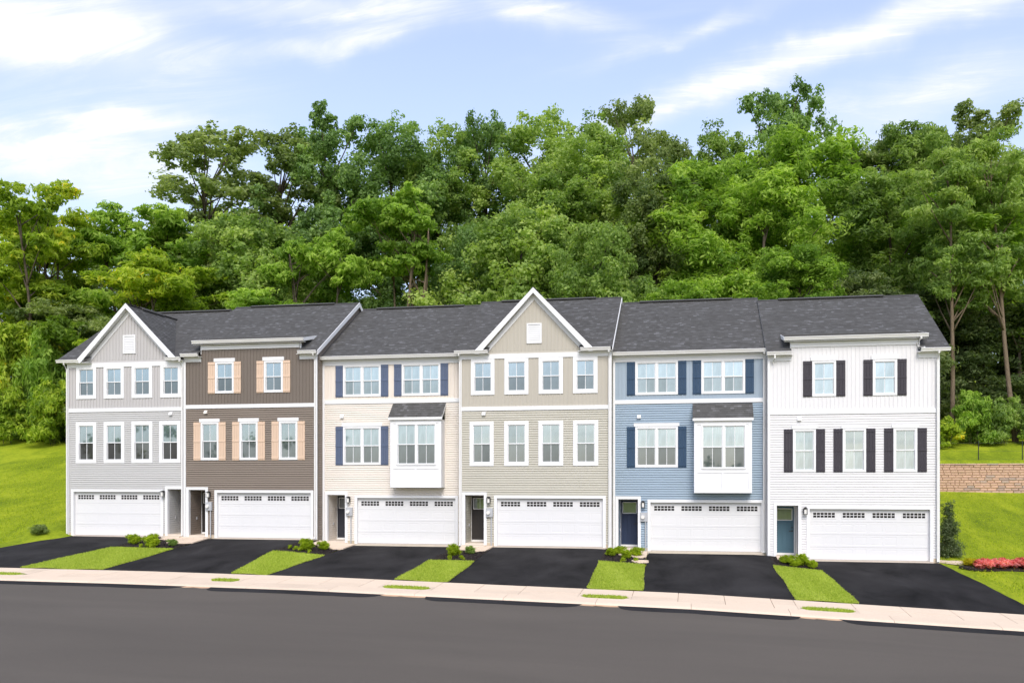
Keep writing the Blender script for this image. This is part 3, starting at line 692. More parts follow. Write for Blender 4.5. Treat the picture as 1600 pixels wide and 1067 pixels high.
    if kind == 'A':   # cross gable
        n2 = math.sqrt(1+gp**2); yb = (pk-ez)/PITCH-.3
        for s in (-1, 1):
            V2 = (-s/n2, 0, gp/n2); N2 = (s*gp/n2, 0, 1/n2); L2 = (ghw+.0)*n2
            shingle(rf, (gc+s*ghw, -.32, gz), (0, 1, 0), V2, N2, L2, lambda v: [(0, .34+ (yb)*v/L2)], off=(i*5+s, 3))
        rf.box(gc-.09, gc+.09, -.33, yb, pk+.005, pk+.03)
    if kind == 'B':
        sp = .21; n3 = math.sqrt(1+sp*sp); d3 = (bez-ez)/(PITCH-sp)
        shingle(rf, (0, -.3, bez), (1, 0, 0), (0, 1/n3, sp/n3), (0, -sp/n3, 1/n3), d3*n3+.02, lambda v: [(bx0-.3, bx1+.3)], off=(i*2.3, 7))
        # white rake wedges
        q = MB()
        for xx, sg in ((bx0-.3, -1), (bx1+.3, 1)):
            q.prism([(xx, -.32, bez-.15), (xx, -.32, bez+.012), (xx, -.3+d3, bez+d3*sp+.012), (xx, -.3+max(.0, (bez-.15-ez)/(PITCH-sp)-.02), bez-.15+sp*((bez-.15-ez)/(PITCH-sp)))], (sg*.025, 0, 0)); q.build('rake_fascia', 'white_trim', T); q = MB()
    roof = rf.build('roof', 'shingles', T, uv=True)
    q = MB(); a, b = (.9, W-1.2) if i != 1 else (3.9, W-.3)
    if i == 1: a = 1.0
    q.prism([(a, 4.98, rz-.03), (a, 4.98, rz-.01), (a, 5.2, rz+.075), (a, 5.42, rz-.01), (a, 5.42, rz-.03)], (b-a, 0, 0)); q.build('ridge_vent', 'shingles', roof, uv=True)
    if i == 1:
        q = MB(); q.prism([(gc-.16, .9, pk-.06), (gc-.16, .9, pk+.0), (gc, .9, pk+.09), (gc+.16, .9, pk), (gc+.16, .9, pk-.06)], (0, 1.9, 0)); q.build('ridge_vent', 'shingles', roof, uv=True)
    # rake boards on exposed ends
    q = MB()
    for xx, sg, on in ((rl, -1, i in (1, 6)), (rr, 1, i in (2, 4, 6))):
        if not on: continue
        dp = .2 if i in (2,) else .13
        for y0, z0_, y1, z1_ in ((-.32, ez-.01, 5.2, rz), (5.2, rz, 10.72, ez-.01)):
            pass
        up_ = .012 if i == 2 else -.03
        if i == 6: xx -= sg*.045
        q.prism([(xx, -.32, ez+up_), (xx, 5.2, rz+up_+.01), (xx, 10.72, ez+up_), (xx, 10.72, ez-dp), (xx, 5.2, rz-dp-.01), (xx, -.32, ez-dp)], (sg*.03, 0, 0))
        if abs(xx-(0 if sg < 0 else W)) > .08:   # soffit under the overhang
            x2 = 0 if sg < 0 else W
            q.quad((xx, -.3, ez-dp), (xx, 5.2, rz-dp), (x2, 5.2, rz-dp), (x2, -.3, ez-dp))
        q.build('rake_board', 'white_trim', T); q = MB()
    # gutters
    if kind == 'A':
        gutter(T, -.36 if i == 1 else -.17, .86+.0 if i == 1 else 1.36, -.3, ez); gutter(T, gc+2.1, W+(.0 if i == 1 else -.02), -.3, ez)
        # gable rakes
        q = MB()
        for s in (-1, 1):
            e_ = ghw+.02
            P = [(gc, -.35, pk+.04), (gc+s*e_, -.35, gz+.02), (gc+s*(e_-.0), -.35, gz-.13), (gc+s*(e_-.2), -.35, gz-.13), (gc, -.35, pk-.19)]
            q.prism(P, (0, .035, 0))
            P = [(gc, -.315, pk-.17), (gc+s*(e_-.12), -.315, gz-.05), (gc+s*(e_-.12), 0, gz-.05), (gc, 0, pk-.17)]
            q.quad(*P)
            P = [(gc, -.03, pk-.17), (gc+s*(e_-.3), -.03, gz+.13-.17+.02), (gc+s*(e_-.52), -.03, gz-.04), (gc, -.03, pk-.46)]
            q.prism(P, (0, .02, 0))
        q.build('gable_rake', 'white_trim', T)
        # little shingled returns beside the rake feet
        q = MB()
        for a, b in ((gc-2.1, gc-2.03+.0), (gc+2.03, gc+2.1)): pass
        for a, b in ((-.1, gc-2.02), (gc+2.02, W)):
            q = MB(); shingle(q, (0, -.3, ez), (1, 0, 0), Vf, Nf, .34, lambda v, a=a, b=b: [(a, b)]); q.build('eave_return', 'shingles', T, uv=True)
        q = MB(); x0, x1, z0_, z1_ = va
        q.bev(x0, x0+.07, -.055, 0, z0_, z1_); q.bev(x1-.07, x1, -.055, 0, z0_, z1_); q.bev(x0+.07, x1-.07, -.055, 0, z0_, z0_+.07); q.bev(x0+.07, x1-.07, -.055, 0, z1_-.07, z1_)
        gv = q.build('gable_vent', 'white_trim', T)
        for k_ in range(9):
            zz = z0_+.08+k_*(z1_-z0_-.16)/9; q = MB(); q.prism([(x0+.07, -.045, zz), (x0+.07, -.038, zz), (x0+.07, -.005, zz+.085), (x0+.07, -.012, zz+.085)], (x1-x0-.14, 0, 0)); q.build('louvre', 'white_trim', gv)
    elif kind == 'B':
        gutter(T, 0 if i == 2 else -.04, bx0-.0, -.3, ez); gutter(T, bx1+.04, W+(.08 if i == 2 else .34), -.3, ez); gutter(T, bx0-.3, bx1+.33, -.3, bez)
        q = MB()
        for xx in (bx0-.04, bx1+.02):
            q.bev(xx, xx+.05, -.03, .05, ez+.0, bez-.17)
        q.build('corner_board', 'white_trim', T)
    else: gutter(T, .0, W-.02, -.3, ez)
    # downspouts
    def spout(x, jog=0.0, z1_=None):
        q = MB(); zt_ = ez-.13; path = [(x+jog, -.36, zt_), (x+jog, -.36, zt_-.06), (x, -.115, zt_-.34), (x, -.115, .1), (x, -.2, .0)]
        q.tube(path, .042, 6); q.build('downspout', 'gutter_white', T)
    for x in {1: (.05, W-.05), 2: (W-.09,), 3: (), 4: (.03, W-.1), 5: (W-.1,), 6: (W-.1,)}[i]: spout(x)
    if i == 6:
        q = MB(); q.tube([(.28, -.36, ez-.13), (.28, -.36, ez-.25), (.22, -.1, ez-.42)], .042, 6); q.build('downspout', 'gutter_white', T)
        q = MB(); q.tube([(bx1+.05, -.36, bez-.13), (bx1+.05, -.36, bez-.2), (bx1-.05, -.08, bez-.38), (bx1+.0, -.1, ez+.1), (bx1+.2, -.3, ez+.03)], .042, 6); q.build('downspout', 'gutter_white', T)
    # windows and shutters
    for k_, (x, z, w, h, t, un, cap, sh) in enumerate(wins):
        upper = z > 6
        if i == 1: pu, pl = ('pane_clear', 'pane_screen') if upper else ('pane_clear', 'pane_dark')
        elif i == 6: pu, pl = ('pane_blind', 'pane_blind') if upper else ('pane_clear' if k_ != 2 else 'pane_blind', 'pane_blind')
        elif i in (3, 5): pu, pl = ('pane_blind', 'pane_screen_pale') if upper else ('pane_blind', 'pane_screen')
        else: pu, pl = 'pane_clear', 'pane_screen'
        window(T, x, z, w, h, t, pu, pl, un, cap)
        if sh:
            sw_ = .37
            shutter(T, x-t-sw_, x-t-.005, z-t-.01, z+h+t+.0, sh); shutter(T, x+w+t+.005, x+w+t+sw_, z-t-.01, z+h+t, sh)
    # garage: jambs, casing, sectional door
    q = MB(); y1_ = .16
    q.box(ga-.02, ga, 0, y1_, -.1, gh); q.box(gb, gb+.02, 0, y1_, -.1, gh); q.box(ga, gb, 0, y1_, gh, gh+.02)
    q.bev(ga-.13, ga, -.05, 0, -.02, gh+.13); q.bev(gb, gb+.13, -.05, 0, -.02, gh+.13); q.bev(ga, gb, -.05, 0, gh, gh+.13)
    q.build('garage_casing', 'white_trim', T)
    q = MB(); q.box(ga-.12, gb+.12, -.12, .16, -.2, 0.012); q.build('garage_sill', 'step_concrete', T)
    gd = bpy.data.objects.new('garage_door', None); COL.objects.link(gd); gd.parent = T; gd.location = (ga, .11, .02)
    gw = gb-ga; sh_ = (gh-.03)/4
    cw = gw/4
    for r_ in range(4):
        q = MB(); za, zb = r_*sh_+.003, (r_+1)*sh_-.003; hl = []
        for c_ in range(4):
            xa, xb = c_*cw, (c_+1)*cw
            if r_ == 3:
                x_a, x_b = xa+cw*.11, xb-cw*.11; hl.append((x_a, x_b, za+.15, zb-.115))
            else:
                for (p0, p1) in ((xa+.07, (xa+xb)/2-.035), ((xa+xb)/2+.035, xb-.07)) if 1 else ():
                    hl.append((p0, p1, za+.09, zb-.09))
        holed(q, 0, gw, za, zb, hl, 0)
        q.quad((0, 0, zb), (gw, 0, zb), (gw, .04, zb), (0, .04, zb)); q.quad((0, 0, za), (gw, 0, za), (gw, .04, za), (0, .04, za))
        if r_ < 3:
            for (p0, p1, s0, s1) in hl:
                d_ = .006; b_ = .02
                F = [(p0, 0, s0), (p1, 0, s0), (p1, 0, s1), (p0, 0, s1)]; I = [(p0+b_, d_, s0+b_), (p1-b_, d_, s0+b_), (p1-b_, d_, s1-b_), (p0+b_, d_, s1-b_)]
                for k_ in range(4): j_ = (k_+1) % 4; q.quad(F[k_], F[j_], I[j_], I[k_])
                J = [(p0+2*b_, .002, s0+2*b_), (p1-2*b_, .002, s0+2*b_), (p1-2*b_, .002, s1-2*b_), (p0+2*b_, .002, s1-2*b_)]
                for k_ in range(4): j_ = (k_+1) % 4; q.quad(I[k_], I[j_], J[j_], J[k_])
                q.quad(*J)
        q.build('door_section', 'garage_white', gd)
        if r_ == 3:
            for (p0, p1, s0, s1) in hl:
                q = MB(); nx_, nz_ = 6, 2; pw, ph = (p1-p0-.03)/nx_, (s1-s0-.03)/nz_; g_ = .011; hh = []
                for a_ in range(nx_):
                    for b_ in range(nz_): hh.append((p0+.015+a_*pw+g_, p0+.015+(a_+1)*pw-g_, s0+.015+b_*ph+g_, s0+.015+(b_+1)*ph-g_))
                holed(q, p0-.02, p1+.02, s0-.02, s1+.02, hh, -.012)
                for (a_, b_, c_, d_) in hh:
                    for P in ([(a_, -.012, c_), (b_, -.012, c_), (b_, .02, c_), (a_, .02, c_)], [(a_, -.012, d_), (b_, -.012, d_), (b_, .02, d_), (a_, .02, d_)], [(a_, -.012, c_), (a_, -.012, d_), (a_, .02, d_), (a_, .02, c_)], [(b_, -.012, c_), (b_, -.012, d_), (b_, .02, d_), (b_, .02, c_)]): q.quad(*P)
                q.build('window_grille', 'garage_white', gd)
                q = MB()
                for (a_, b_, c_, d_) in hh: q.quad((a_, .014, c_), (b_, .014, c_), (b_, .014, d_), (a_, .014, d_))
                q.build('window_glass', 'dark_glass', gd, 'stuff')
    # entry alcove
    dep = 1.2
    q = MB(); q.bev(ea-.13, ea, -.05, 0, 0.0, e1+.13); q.bev(eb, eb+.13, -.05, 0, 0.0, e1+.13); q.bev(ea, eb, -.05, 0, e1, e1+.13)
    q.box(ea-.02, ea, .001, .14, e0, e1); q.box(eb, eb+.02, .001, .14, e0, e1)
    q.build('entry_casing', 'white_trim', T)
    q = MB(); q.quad((ea, 0, e1), (eb, 0, e1), (eb, dep, e1), (ea, dep, e1)); q.build('entry_ceiling', 'white_trim', T)
    q = MB(); siding(q, .14, dep-.12, e0, e1, mp=lambda a, o, z: (ea-o, a, z), d=.018); siding(q, .14, dep-.12, e0, e1, mp=lambda a, o, z: (eb+o, a, z), d=.018)
    q.quad((ea-.001, .14, e0), (ea-.001, dep, e0), (ea-.001, dep, e1), (ea-.001, .14, e1)); q.quad((eb+.001, .14, e0), (eb+.001, dep, e0), (eb+.001, dep, e1), (eb+.001, .14, e1))
    q.build('entry_siding', sm, T, 'stuff')
    q = MB(); q.box(ea, eb, -.02, dep+.02, -.1, e0); q.box(ea-.1, eb+.12, -.42, -.022, -.25, .05); q.build('door_step', 'step_concrete', T)
    dx0, dx1 = (ea+.03, eb-.05); dz0 = e0+.08; dz1 = e1-.06
    q = MB(); q.box(ea, dx0, dep-.06, dep, e0, e1); q.box(dx1, eb, dep-.06, dep, e0, e1); q.box(dx0, dx1, dep-.06, dep, dz1, e1); q.box(dx0, dx1, dep-.1, dep, e0, dz0)
    q.build('door_frame', 'white_trim', T)
    dm = {1: 'door_grey', 2: 'door_black', 3: 'door_grey', 4: 'door_black', 5: 'door_navy', 6: 'door_teal'}[i]
    q = MB(); wx0, wx1, wz0, wz1 = dx0+.1, dx1-.1, dz1-.58, dz1-.12; dy = dep-.04
    holed(q, dx0, dx1, dz0, dz1, [(wx0, wx1, wz0, wz1)], dy)
    np_ = 3
    for k_ in range(np_):
        a = wx0+(wx1-wx0)*k_/np_; b = wx0+(wx1-wx0)*(k_+1)/np_; q.bev(a+.006, b-.006, dy-.01, dy+.001, dz0+.16, wz0-.1, .004)
    d_o = q.build('front_door', dm, T)
    q = MB(); q.bev(wx0-.03, wx1+.03, dy-.02, dy, wz1, wz1+.035); q.bev(wx0-.03, wx1+.03, dy-.02, dy, wz0-.035, wz0); q.bev(wx0-.035, wx0, dy-.02, dy, wz0, wz1); q.bev(wx1, wx1+.035, dy-.02, dy, wz0, wz1)
    if i in (3, 4): q.box((wx0+wx1)/2-.01, (wx0+wx1)/2+.01, dy-.01, dy, wz0, wz1)
    q.build('window_frame', 'white_trim', d_o)
    q = MB(); q.box(wx0, wx1, dy+.004, dy+.01, wz0, wz1); q.build('window_pane', 'door_glass', d_o)
    q = MB(); hx = dx1-.08; q.box(hx-.03, hx+.03, dy-.03, dy, dz0+.92, dz0+.98); q.box(hx-.14, hx-.0, dy-.06, dy-.04, dz0+.935, dz0+.96); q.box(hx-.01, hx+.01, dy-.05, dy-.03, dz0+.935, dz0+.96); q.tube([(hx, dy, dz0+1.1), (hx, dy-.03, dz0+1.1)], .03, 10); q.build('door_handle', 'black_metal', d_o)
    if i <= 5:
        # small outlet box inside the alcove
        q = MB(); q.box(ea+.001, ea+.05, .62, .72, .72+e0, .84+e0); q.build('outlet_box', 'grey_metal', T)
    # lantern
    lx = {1: 5.22, 2: 1.33, 3: 1.32, 4: 1.36, 5: 1.33, 6: 1.53}[i]; lz = 2.07
    q = MB(); q.box(lx-.05, lx+.05, -.05, -.026, lz-.1, lz+.12); q.box(lx-.095, lx+.095, -.25, -.07, lz+.09, lz+.105); q.prism([(lx-.06, -.22, lz+.105), (lx+.06, -.22, lz+.105), (lx+.06, -.1, lz+.105), (lx-.06, -.1, lz+.105)], (0, 0, .03))
    q.box(lx-.02, lx+.02, -.16, -.05, lz+.12, lz+.15); q.box(lx-.085, lx+.085, -.24, -.08, lz-.15, lz-.135)
    for sx_ in (-.082, .07):
        for yy in (-.235, -.095): q.box(lx+sx_, lx+sx_+.012, yy, yy+.012, lz-.135, lz+.09)
    lamp = q.build('wall_lantern', 'black_metal', T)
    q = MB(); q.box(lx-.045, lx+.045, -.2, -.12, lz-.13, lz+.06); q.build('lantern_glass', 'lamp_glass', lamp)
    # meter
    if 2 <= i <= 5:
        mx_ = {2: 1.33, 3: 1.35, 4: 1.39, 5: 1.36}[i]
        q = MB(); q.bev(mx_-.15, mx_+.15, -.14, -.026, 1.30, 1.70, .01); q.tube([(mx_+.08, -.08, 1.3), (mx_+.08, -.08, 0.0)], .03, 8); mo = q.build('meter_box', 'grey_metal', T)
        q = MB(); q.tube([(mx_-.04, -.14, 1.5), (mx_-.04, -.22, 1.5)], [.09, .08], 14); q.build('meter_dial', 'lamp_glass', mo)
    # hood vent
    hx, hz_ = {1: (5.6, 5.9), 2: (1.15, 5.98), 3: (.98, 5.95), 4: (1.12, 5.93), 5: (1.15, 5.92), 6: (1.3, 5.93)}[i]
    q = MB(); q.prism([(hx-.08, -.026, hz_-.07), (hx-.08, -.026, hz_+.08), (hx-.08, -.11, hz_+.02), (hx-.08, -.13, hz_-.07)], (.16, 0, 0)); q.build('vent_hood', 'white_trim' if i != 2 else 'siding_3', T)
    # box bay
    if kind == 'C':
        bx0, bx1 = 3.53, 5.95; zb0, zb1 = (2.63, 5.72) if i == 3 else (2.57, 5.66); by = -.6; t = .09
        ga_, gb_ = (3.93, 5.61); wz = (3.76, 5.45) if i == 3 else (3.70, 5.39)
        q = MB(); x_, z_, w_, h_ = ga_-.04, wz[0]-.05, gb_-ga_+.08, wz[1]-wz[0]+.1
        holed(q, bx0, bx1, zb0, zb1, [(x_, x_+w_, z_, z_+h_)], by)
        q.quad((bx0, by, zb0), (bx0, 0, zb0), (bx0, 0, zb1+.5), (bx0, by, zb1)); q.quad((bx1, by, zb0), (bx1, 0, zb0), (bx1, 0, zb1+.5), (bx1, by, zb1))
        q.quad((bx0, by, zb0), (bx1, by, zb0), (bx1, 0, zb0), (bx0, 0, zb0))
        # proud boards
        for (a, b, c, d) in ((bx0, bx0+.14, zb0, zb1), (bx1-.14, bx1, zb0, zb1), (bx0+.14, bx1-.14, zb0, zb0+.12), (bx0+.14, bx1-.14, wz[0]-.28, wz[0]-.15), ((bx0+bx1)/2-.05, (bx0+bx1)/2+.05, zb0+.12, wz[0]-.28), (bx0+.14, bx1-.14, zb1-.16, zb1)):
            q.bev(a, b, by-.022, by+.001, c, d)
        bay = q.build('box_bay', 'white_trim', T)
        wo = window(bay, x_, z_, w_, h_, .06, 'pane_blind', 'pane_screen', 2, 0, y=by-.003)
        for ch in list(wo.children): ch.parent = bay; ch.name = 'pane'
        rt = belt-.03; re = zb1+.12
        sp_ = (rt-re)/.72; n4 = math.sqrt(1+sp_*sp_)
        q = MB(); shingle(q, (0, by-.13, re), (1, 0, 0), (0, 1/n4, sp_/n4), (0, -sp_/n4, 1/n4), .72*n4, lambda v: [(bx0-.06, bx1+.06)], off=(i*1.9, 2)); q.build('bay_roof', 'shingles', bay, uv=True)
        q = MB(); q.bev(bx0-.06, bx1+.06, by-.13, by-.1, re-.12, re+.0)
        for xx, sg in ((bx0-.06, -1), (bx1+.03, 1)): q.prism([(xx, by-.11, re-.12), (xx, by-.11, re+.01), (xx, -.0, rt+.0), (xx, 0, rt-.14)], (.03, 0, 0))
        q.box(bx0-.06, bx1+.06, by-.1, by, re-.12, re-.105)
        for xx in (bx0, bx1): q.quad((xx, by, re-.11), (xx, 0, re-.11), (xx, 0, rt-.02))
        q.build('bay_fascia', 'white_trim', bay)
    return T
HS = {i: house(i) for i in range(1, 7)}

# ------------------------------------------------------------ vegetation
def leaves_mesh(name, P, Nn, tone, size, asp, rng, mat, droop=0.0):
    n = len(P)
    Nn = Nn/np.linalg.norm(Nn, axis=1, keepdims=True)
    A = rng.normal(size=(n, 3)); A[:, 2] -= droop
    A -= Nn*np.sum(A*Nn, 1, keepdims=True); A /= np.linalg.norm(A, axis=1, keepdims=True)+1e-6
    B = np.cross(Nn, A); s = (size*rng.uniform(.65, 1.35, n))[:, None]
    V = np.empty((n, 4, 3)); V[:, 0] = P-A*s*.5; V[:, 1] = P-A*s*.02+B*s*asp*.5+Nn*s*.06; V[:, 2] = P+A*s*.5-Nn*s*.08; V[:, 3] = P-A*s*.02-B*s*asp*.5+Nn*s*.06
    me = bpy.data.meshes.new(name); me.vertices.add(4*n); me.vertices.foreach_set('co', V.ravel())
    me.loops.add(4*n); me.loops.foreach_set('vertex_index', np.arange(4*n)); me.polygons.add(n); me.polygons.foreach_set('loop_start', np.arange(n)*4)
    t_ = me.attributes.new('tone', 'FLOAT', 'POINT'); t_.data.foreach_set('value', np.repeat(np.clip(tone, 0, 1), 4))
    me.update(); me.validate(); me.materials.append(MATS[mat]); return me
def puff_cloud(rng, C, Rr, nleaf, squash=.7, up=.3, inner=.5, rnd=.6, tv=.13):
    w = Rr**2; cnt = np.maximum(8, (nleaf*w/w.sum()).astype(int)); Ps, Ns, Ts = [], [], []
    for c, r, k in zip(C, Rr, cnt):
        # every puff is itself a few smaller tufts, so the outline stays ragged
        m_ = 11; sub = rng.normal(size=(m_, 3)); sub /= np.linalg.norm(sub, axis=1, keepdims=True); sub *= r*rng.uniform(.35, 1.15, (m_, 1)); sub[:, 2] *= squash
        idx = rng.integers(0, m_, k); sr = r*rng.uniform(.25, .5, m_)
        d = rng.normal(size=(k, 3)); d[:, 2] += up; d /= np.linalg.norm(d, axis=1, keepdims=True)
        q = d*(sr[idx]*(rng.uniform(inner*.4, 1.0, k)**.6+np.abs(rng.normal(size=k))*.28))[:, None]; q[:, 2] *= squash
        pos = c+sub[idx]+q; o = pos-c; o /= np.linalg.norm(o, axis=1, keepdims=True)+1e-6
        Ps.append(pos); Ns.append(d*.6+o*.5+np.array([0, 0, .3])+rng.normal(size=(k, 3))*rnd)
        pt = .5+rng.normal()*tv; st = rng.normal(size=m_)*.06; Ts.append(pt+st[idx]+rng.normal(size=k)*.11)
    return np.concatenate(Ps), np.concatenate(Ns), np.concatenate(Ts)
def envelope(rng, n, h0, h1, w, prof, shell=.5):
    C = []; lob = rng.uniform(0, 6.28, 6)
    while len(C) < n:
        t = rng.uniform(0, 1); a = rng.uniform(0, 6.28)
        r = w/2*prof(t)*(1+.22*math.sin(a*2+lob[0]+t*4)+.16*math.sin(a*3+lob[1]-t*7)+.1*math.sin(a*5+lob[2]+t*9))
        if rng.uniform() > prof(t)+.15: continue
        rho = r*(shell+(1-shell)*rng.uniform())if rng.uniform() < .75 else r*rng.uniform(0, .8)
        C.append((math.cos(a)*rho, math.sin(a)*rho, h0+(h1-h0)*t))
    return np.array(C)
PROFS = {'round': lambda t: math.sqrt(max(0, 1-(2*t-.9)**2*.82)) if t < .97 else .3,
         'oak': lambda t: (.55+.45*math.sin(min(1, t*1.7)*1.57)) if t < .55 else math.sqrt(max(0, 1-((t-.5)/.52)**2)),
         'open': lambda t: .45+.75*math.sin(t*3.0)*(1-.25*t),
         'flat': lambda t: .55+.5*t if t < .8 else .8,
         'cone': lambda t: 1-.85*t, 'bush': lambda t: math.sqrt(max(0, 1-t*t*.95))}
PROTO = {}
def proto(key, seed, h, w, cb, npuff, pr, nleaf, ls, asp, prof, mat, bark='bark', squash=.85, droop=0, stems=1, tr=.32, limbs=16, up=.3, shell=.5, tv=.13, inner=.5, topr=.8):
    rng = np.random.default_rng(seed)
    C = envelope(rng, npuff, h*cb+pr*.6, h-pr*.7, w-pr*1.2, PROFS[prof], shell); Rr = pr*rng.uniform(.65, 1.3, npuff)*(1-.25*(C[:, 2]/h))
    P, Nn, T_ = puff_cloud(rng, C, Rr, nleaf, squash, up, inner, tv=tv)
    cr = leaves_mesh('crown', P, Nn, T_, ls, asp, rng, mat, droop)
    mb = MB(); trunks = []
    for s in range(stems):
        a = rng.uniform(0, 6.28); sp_ = 0 if stems == 1 else w*.18
        path = []; n = 9; ph = rng.uniform(0, 6.28)
        for k in range(n):
            t = k/(n-1); z = -1.0+(h*topr+1.0)*t; ww = .012*h*math.sin(t*5+ph)*t
            path.append((math.cos(a)*sp_*(.15+1.2*t)+ww, math.sin(a)*sp_*(.15+1.2*t)+ww*.5, z))
        r0 = tr*(1 if stems == 1 else rng.uniform(.3, .5))
        mb.tube(path, [r0*(1.25 if k == 0 else 1)*(1-.78*k/(n-1)) for k in range(n)], 8); trunks.append(path)
    pick = rng.permutation(npuff)[:limbs]
    for k in pick:
        c = C[k]; path = trunks[int(rng.integers(0, stems))]; zs = min(max(c[2]-rng.uniform(.15, .32)*h*(.3+np.hypot(c[0], c[1])/w), h*cb*.6), h*topr*.95)
        tt = (zs+1)/(h*topr+1)*(len(path)-1); j = int(min(tt, len(path)-2)); fr = tt-j
        b = Vector(path[j]).lerp(Vector(path[j+1]), fr); e = Vector(c); mid = b.lerp(e, .5)+Vector((0, 0, .04*h*rng.uniform(-.3, .6)))
        rr = tr*.42*(1-.5*zs/h)*(1 if stems == 1 else .5)
        mb.tube([b, b.lerp(mid, .5), mid, mid.lerp(e, .6), e], [rr, rr*.8, rr*.6, rr*.4, rr*.2], 6)
    tk = mb.mesh('trunk', bark, smooth=True)
    PROTO[key] = (cr, tk, h, w)
proto('oak', 1, 28, 11, .22, 120, 1.45, 66000, .27, .6, 'oak', 'leaf_deep', limbs=20, tr=.42)
proto('oak2', 2, 28, 11, .2, 125, 1.40, 66000, .27, .6, 'oak', 'leaf_mid', limbs=20, tr=.42)
proto('open', 3, 28, 11, .20, 120, 1.15, 42000, .30, .6, 'open', 'leaf_olive', limbs=60, tr=.30, shell=.4, tv=.1)
proto('open2', 4, 28, 11, .20, 115, 1.25, 50000, .30, .6, 'open', 'leaf_deep', limbs=30, tr=.36, shell=.35)
proto('locust', 5, 26, 11, .22, 75, 1.7, 56000, .42, .30, 'oak', 'leaf_bright', droop=.9, limbs=18, squash=.9)
proto('locust2', 6, 26, 10, .28, 60, 1.6, 44000, .42, .30, 'open', 'leaf_bright', droop=.9, limbs=24, squash=.85)
proto('sumac', 7, 20, 11, .2, 60, 1.35, 34000, .46, .30, 'open', 'leaf_yellow', droop=.5, limbs=36, squash=.58, stems=3, tr=.4, shell=.3)
proto('sumac2', 8, 20, 11, .12, 75, 1.45, 42000, .46, .30, 'round', 'leaf_yellow', droop=.5, limbs=30, squash=.58, stems=3, tr=.4)
proto('round', 9, 18, 12, .12, 115, 1.4, 56000, .28, .62, 'round', 'leaf_mid', limbs=12, tr=.3)
proto('round2', 10, 18, 12, .1, 120, 1.35, 56000, .28, .62, 'oak', 'leaf_deep', limbs=12, tr=.3)
proto('flat', 12, 21, 9, .62, 34, 1.35, 17000, .42, .4, 'flat', 'leaf_bright', 'bark_pale', limbs=30, stems=6, tr=.42, squash=.5, topr=.85)
proto('dull', 13, 15, 11, .02, 80, 1.6, 40000, .32, .4, 'round', 'leaf_dull', droop=.8, limbs=14, tr=.25, squash=.6)
proto('tall', 14, 30, 11, .40, 55, 1.6, 18000, .45, .35, 'open', 'leaf_mid', 'bark_pale', droop=.5, limbs=22, tr=.28, squash=.55, topr=.9)
proto('bush', 15, 4, 5, .0, 26, 1.0, 9000, .32, .32, 'bush', 'leaf_bright', droop=.4, limbs=10, tr=.06, stems=4, squash=.6)
proto('bush2', 16, 4, 5, .0, 30, .85, 9000, .26, .45, 'bush', 'leaf_mid', droop=.3, limbs=10, tr=.06, stems=4, squash=.6)
proto('globe', 17, .55, .62, .0, 46, .115, 8000, .036, .6, 'round', 'leaf_globe', limbs=4, tr=.012, squash=.9, inner=.3, topr=.6, tv=.06)
proto('herb', 18, .22, .24, .0, 10, .06, 260, .05, .45, 'bush', 'leaf_globe', limbs=4, tr=.006, squash=.85)
proto('holly', 19, 2.5, 1.3, .02, 70, .26, 11000, .07, .5, 'cone', 'leaf_holly', limbs=14, tr=.035, squash=.9, topr=.9)
proto('flower', 20, .62, 1.0, .0, 36, .16, 6500, .055, .7, 'bush', 'leaf_flower', limbs=4, tr=.015, squash=.8, topr=.5)
def plant(key, name, label, cat, x, y, h, w, rz=0.0, mat=None, group=None, z=None, parts=('trunk', 'crown'), lean=0.0):
    cr, tk, h0, w0 = PROTO[key]
    r_ = thing(name, label, cat, (x, y, H(x, y)-.05 if z is None else z), group)
    r_.rotation_euler = (0, lean, rz); r_.scale = (w/w0, w/w0, h/h0)
    link(parts[0], tk, r_); c = link(parts[1], cr, r_)
    if mat: c.material_slots[0].link = 'OBJECT'; c.material_slots[0].material = MATS[mat]
    return r_
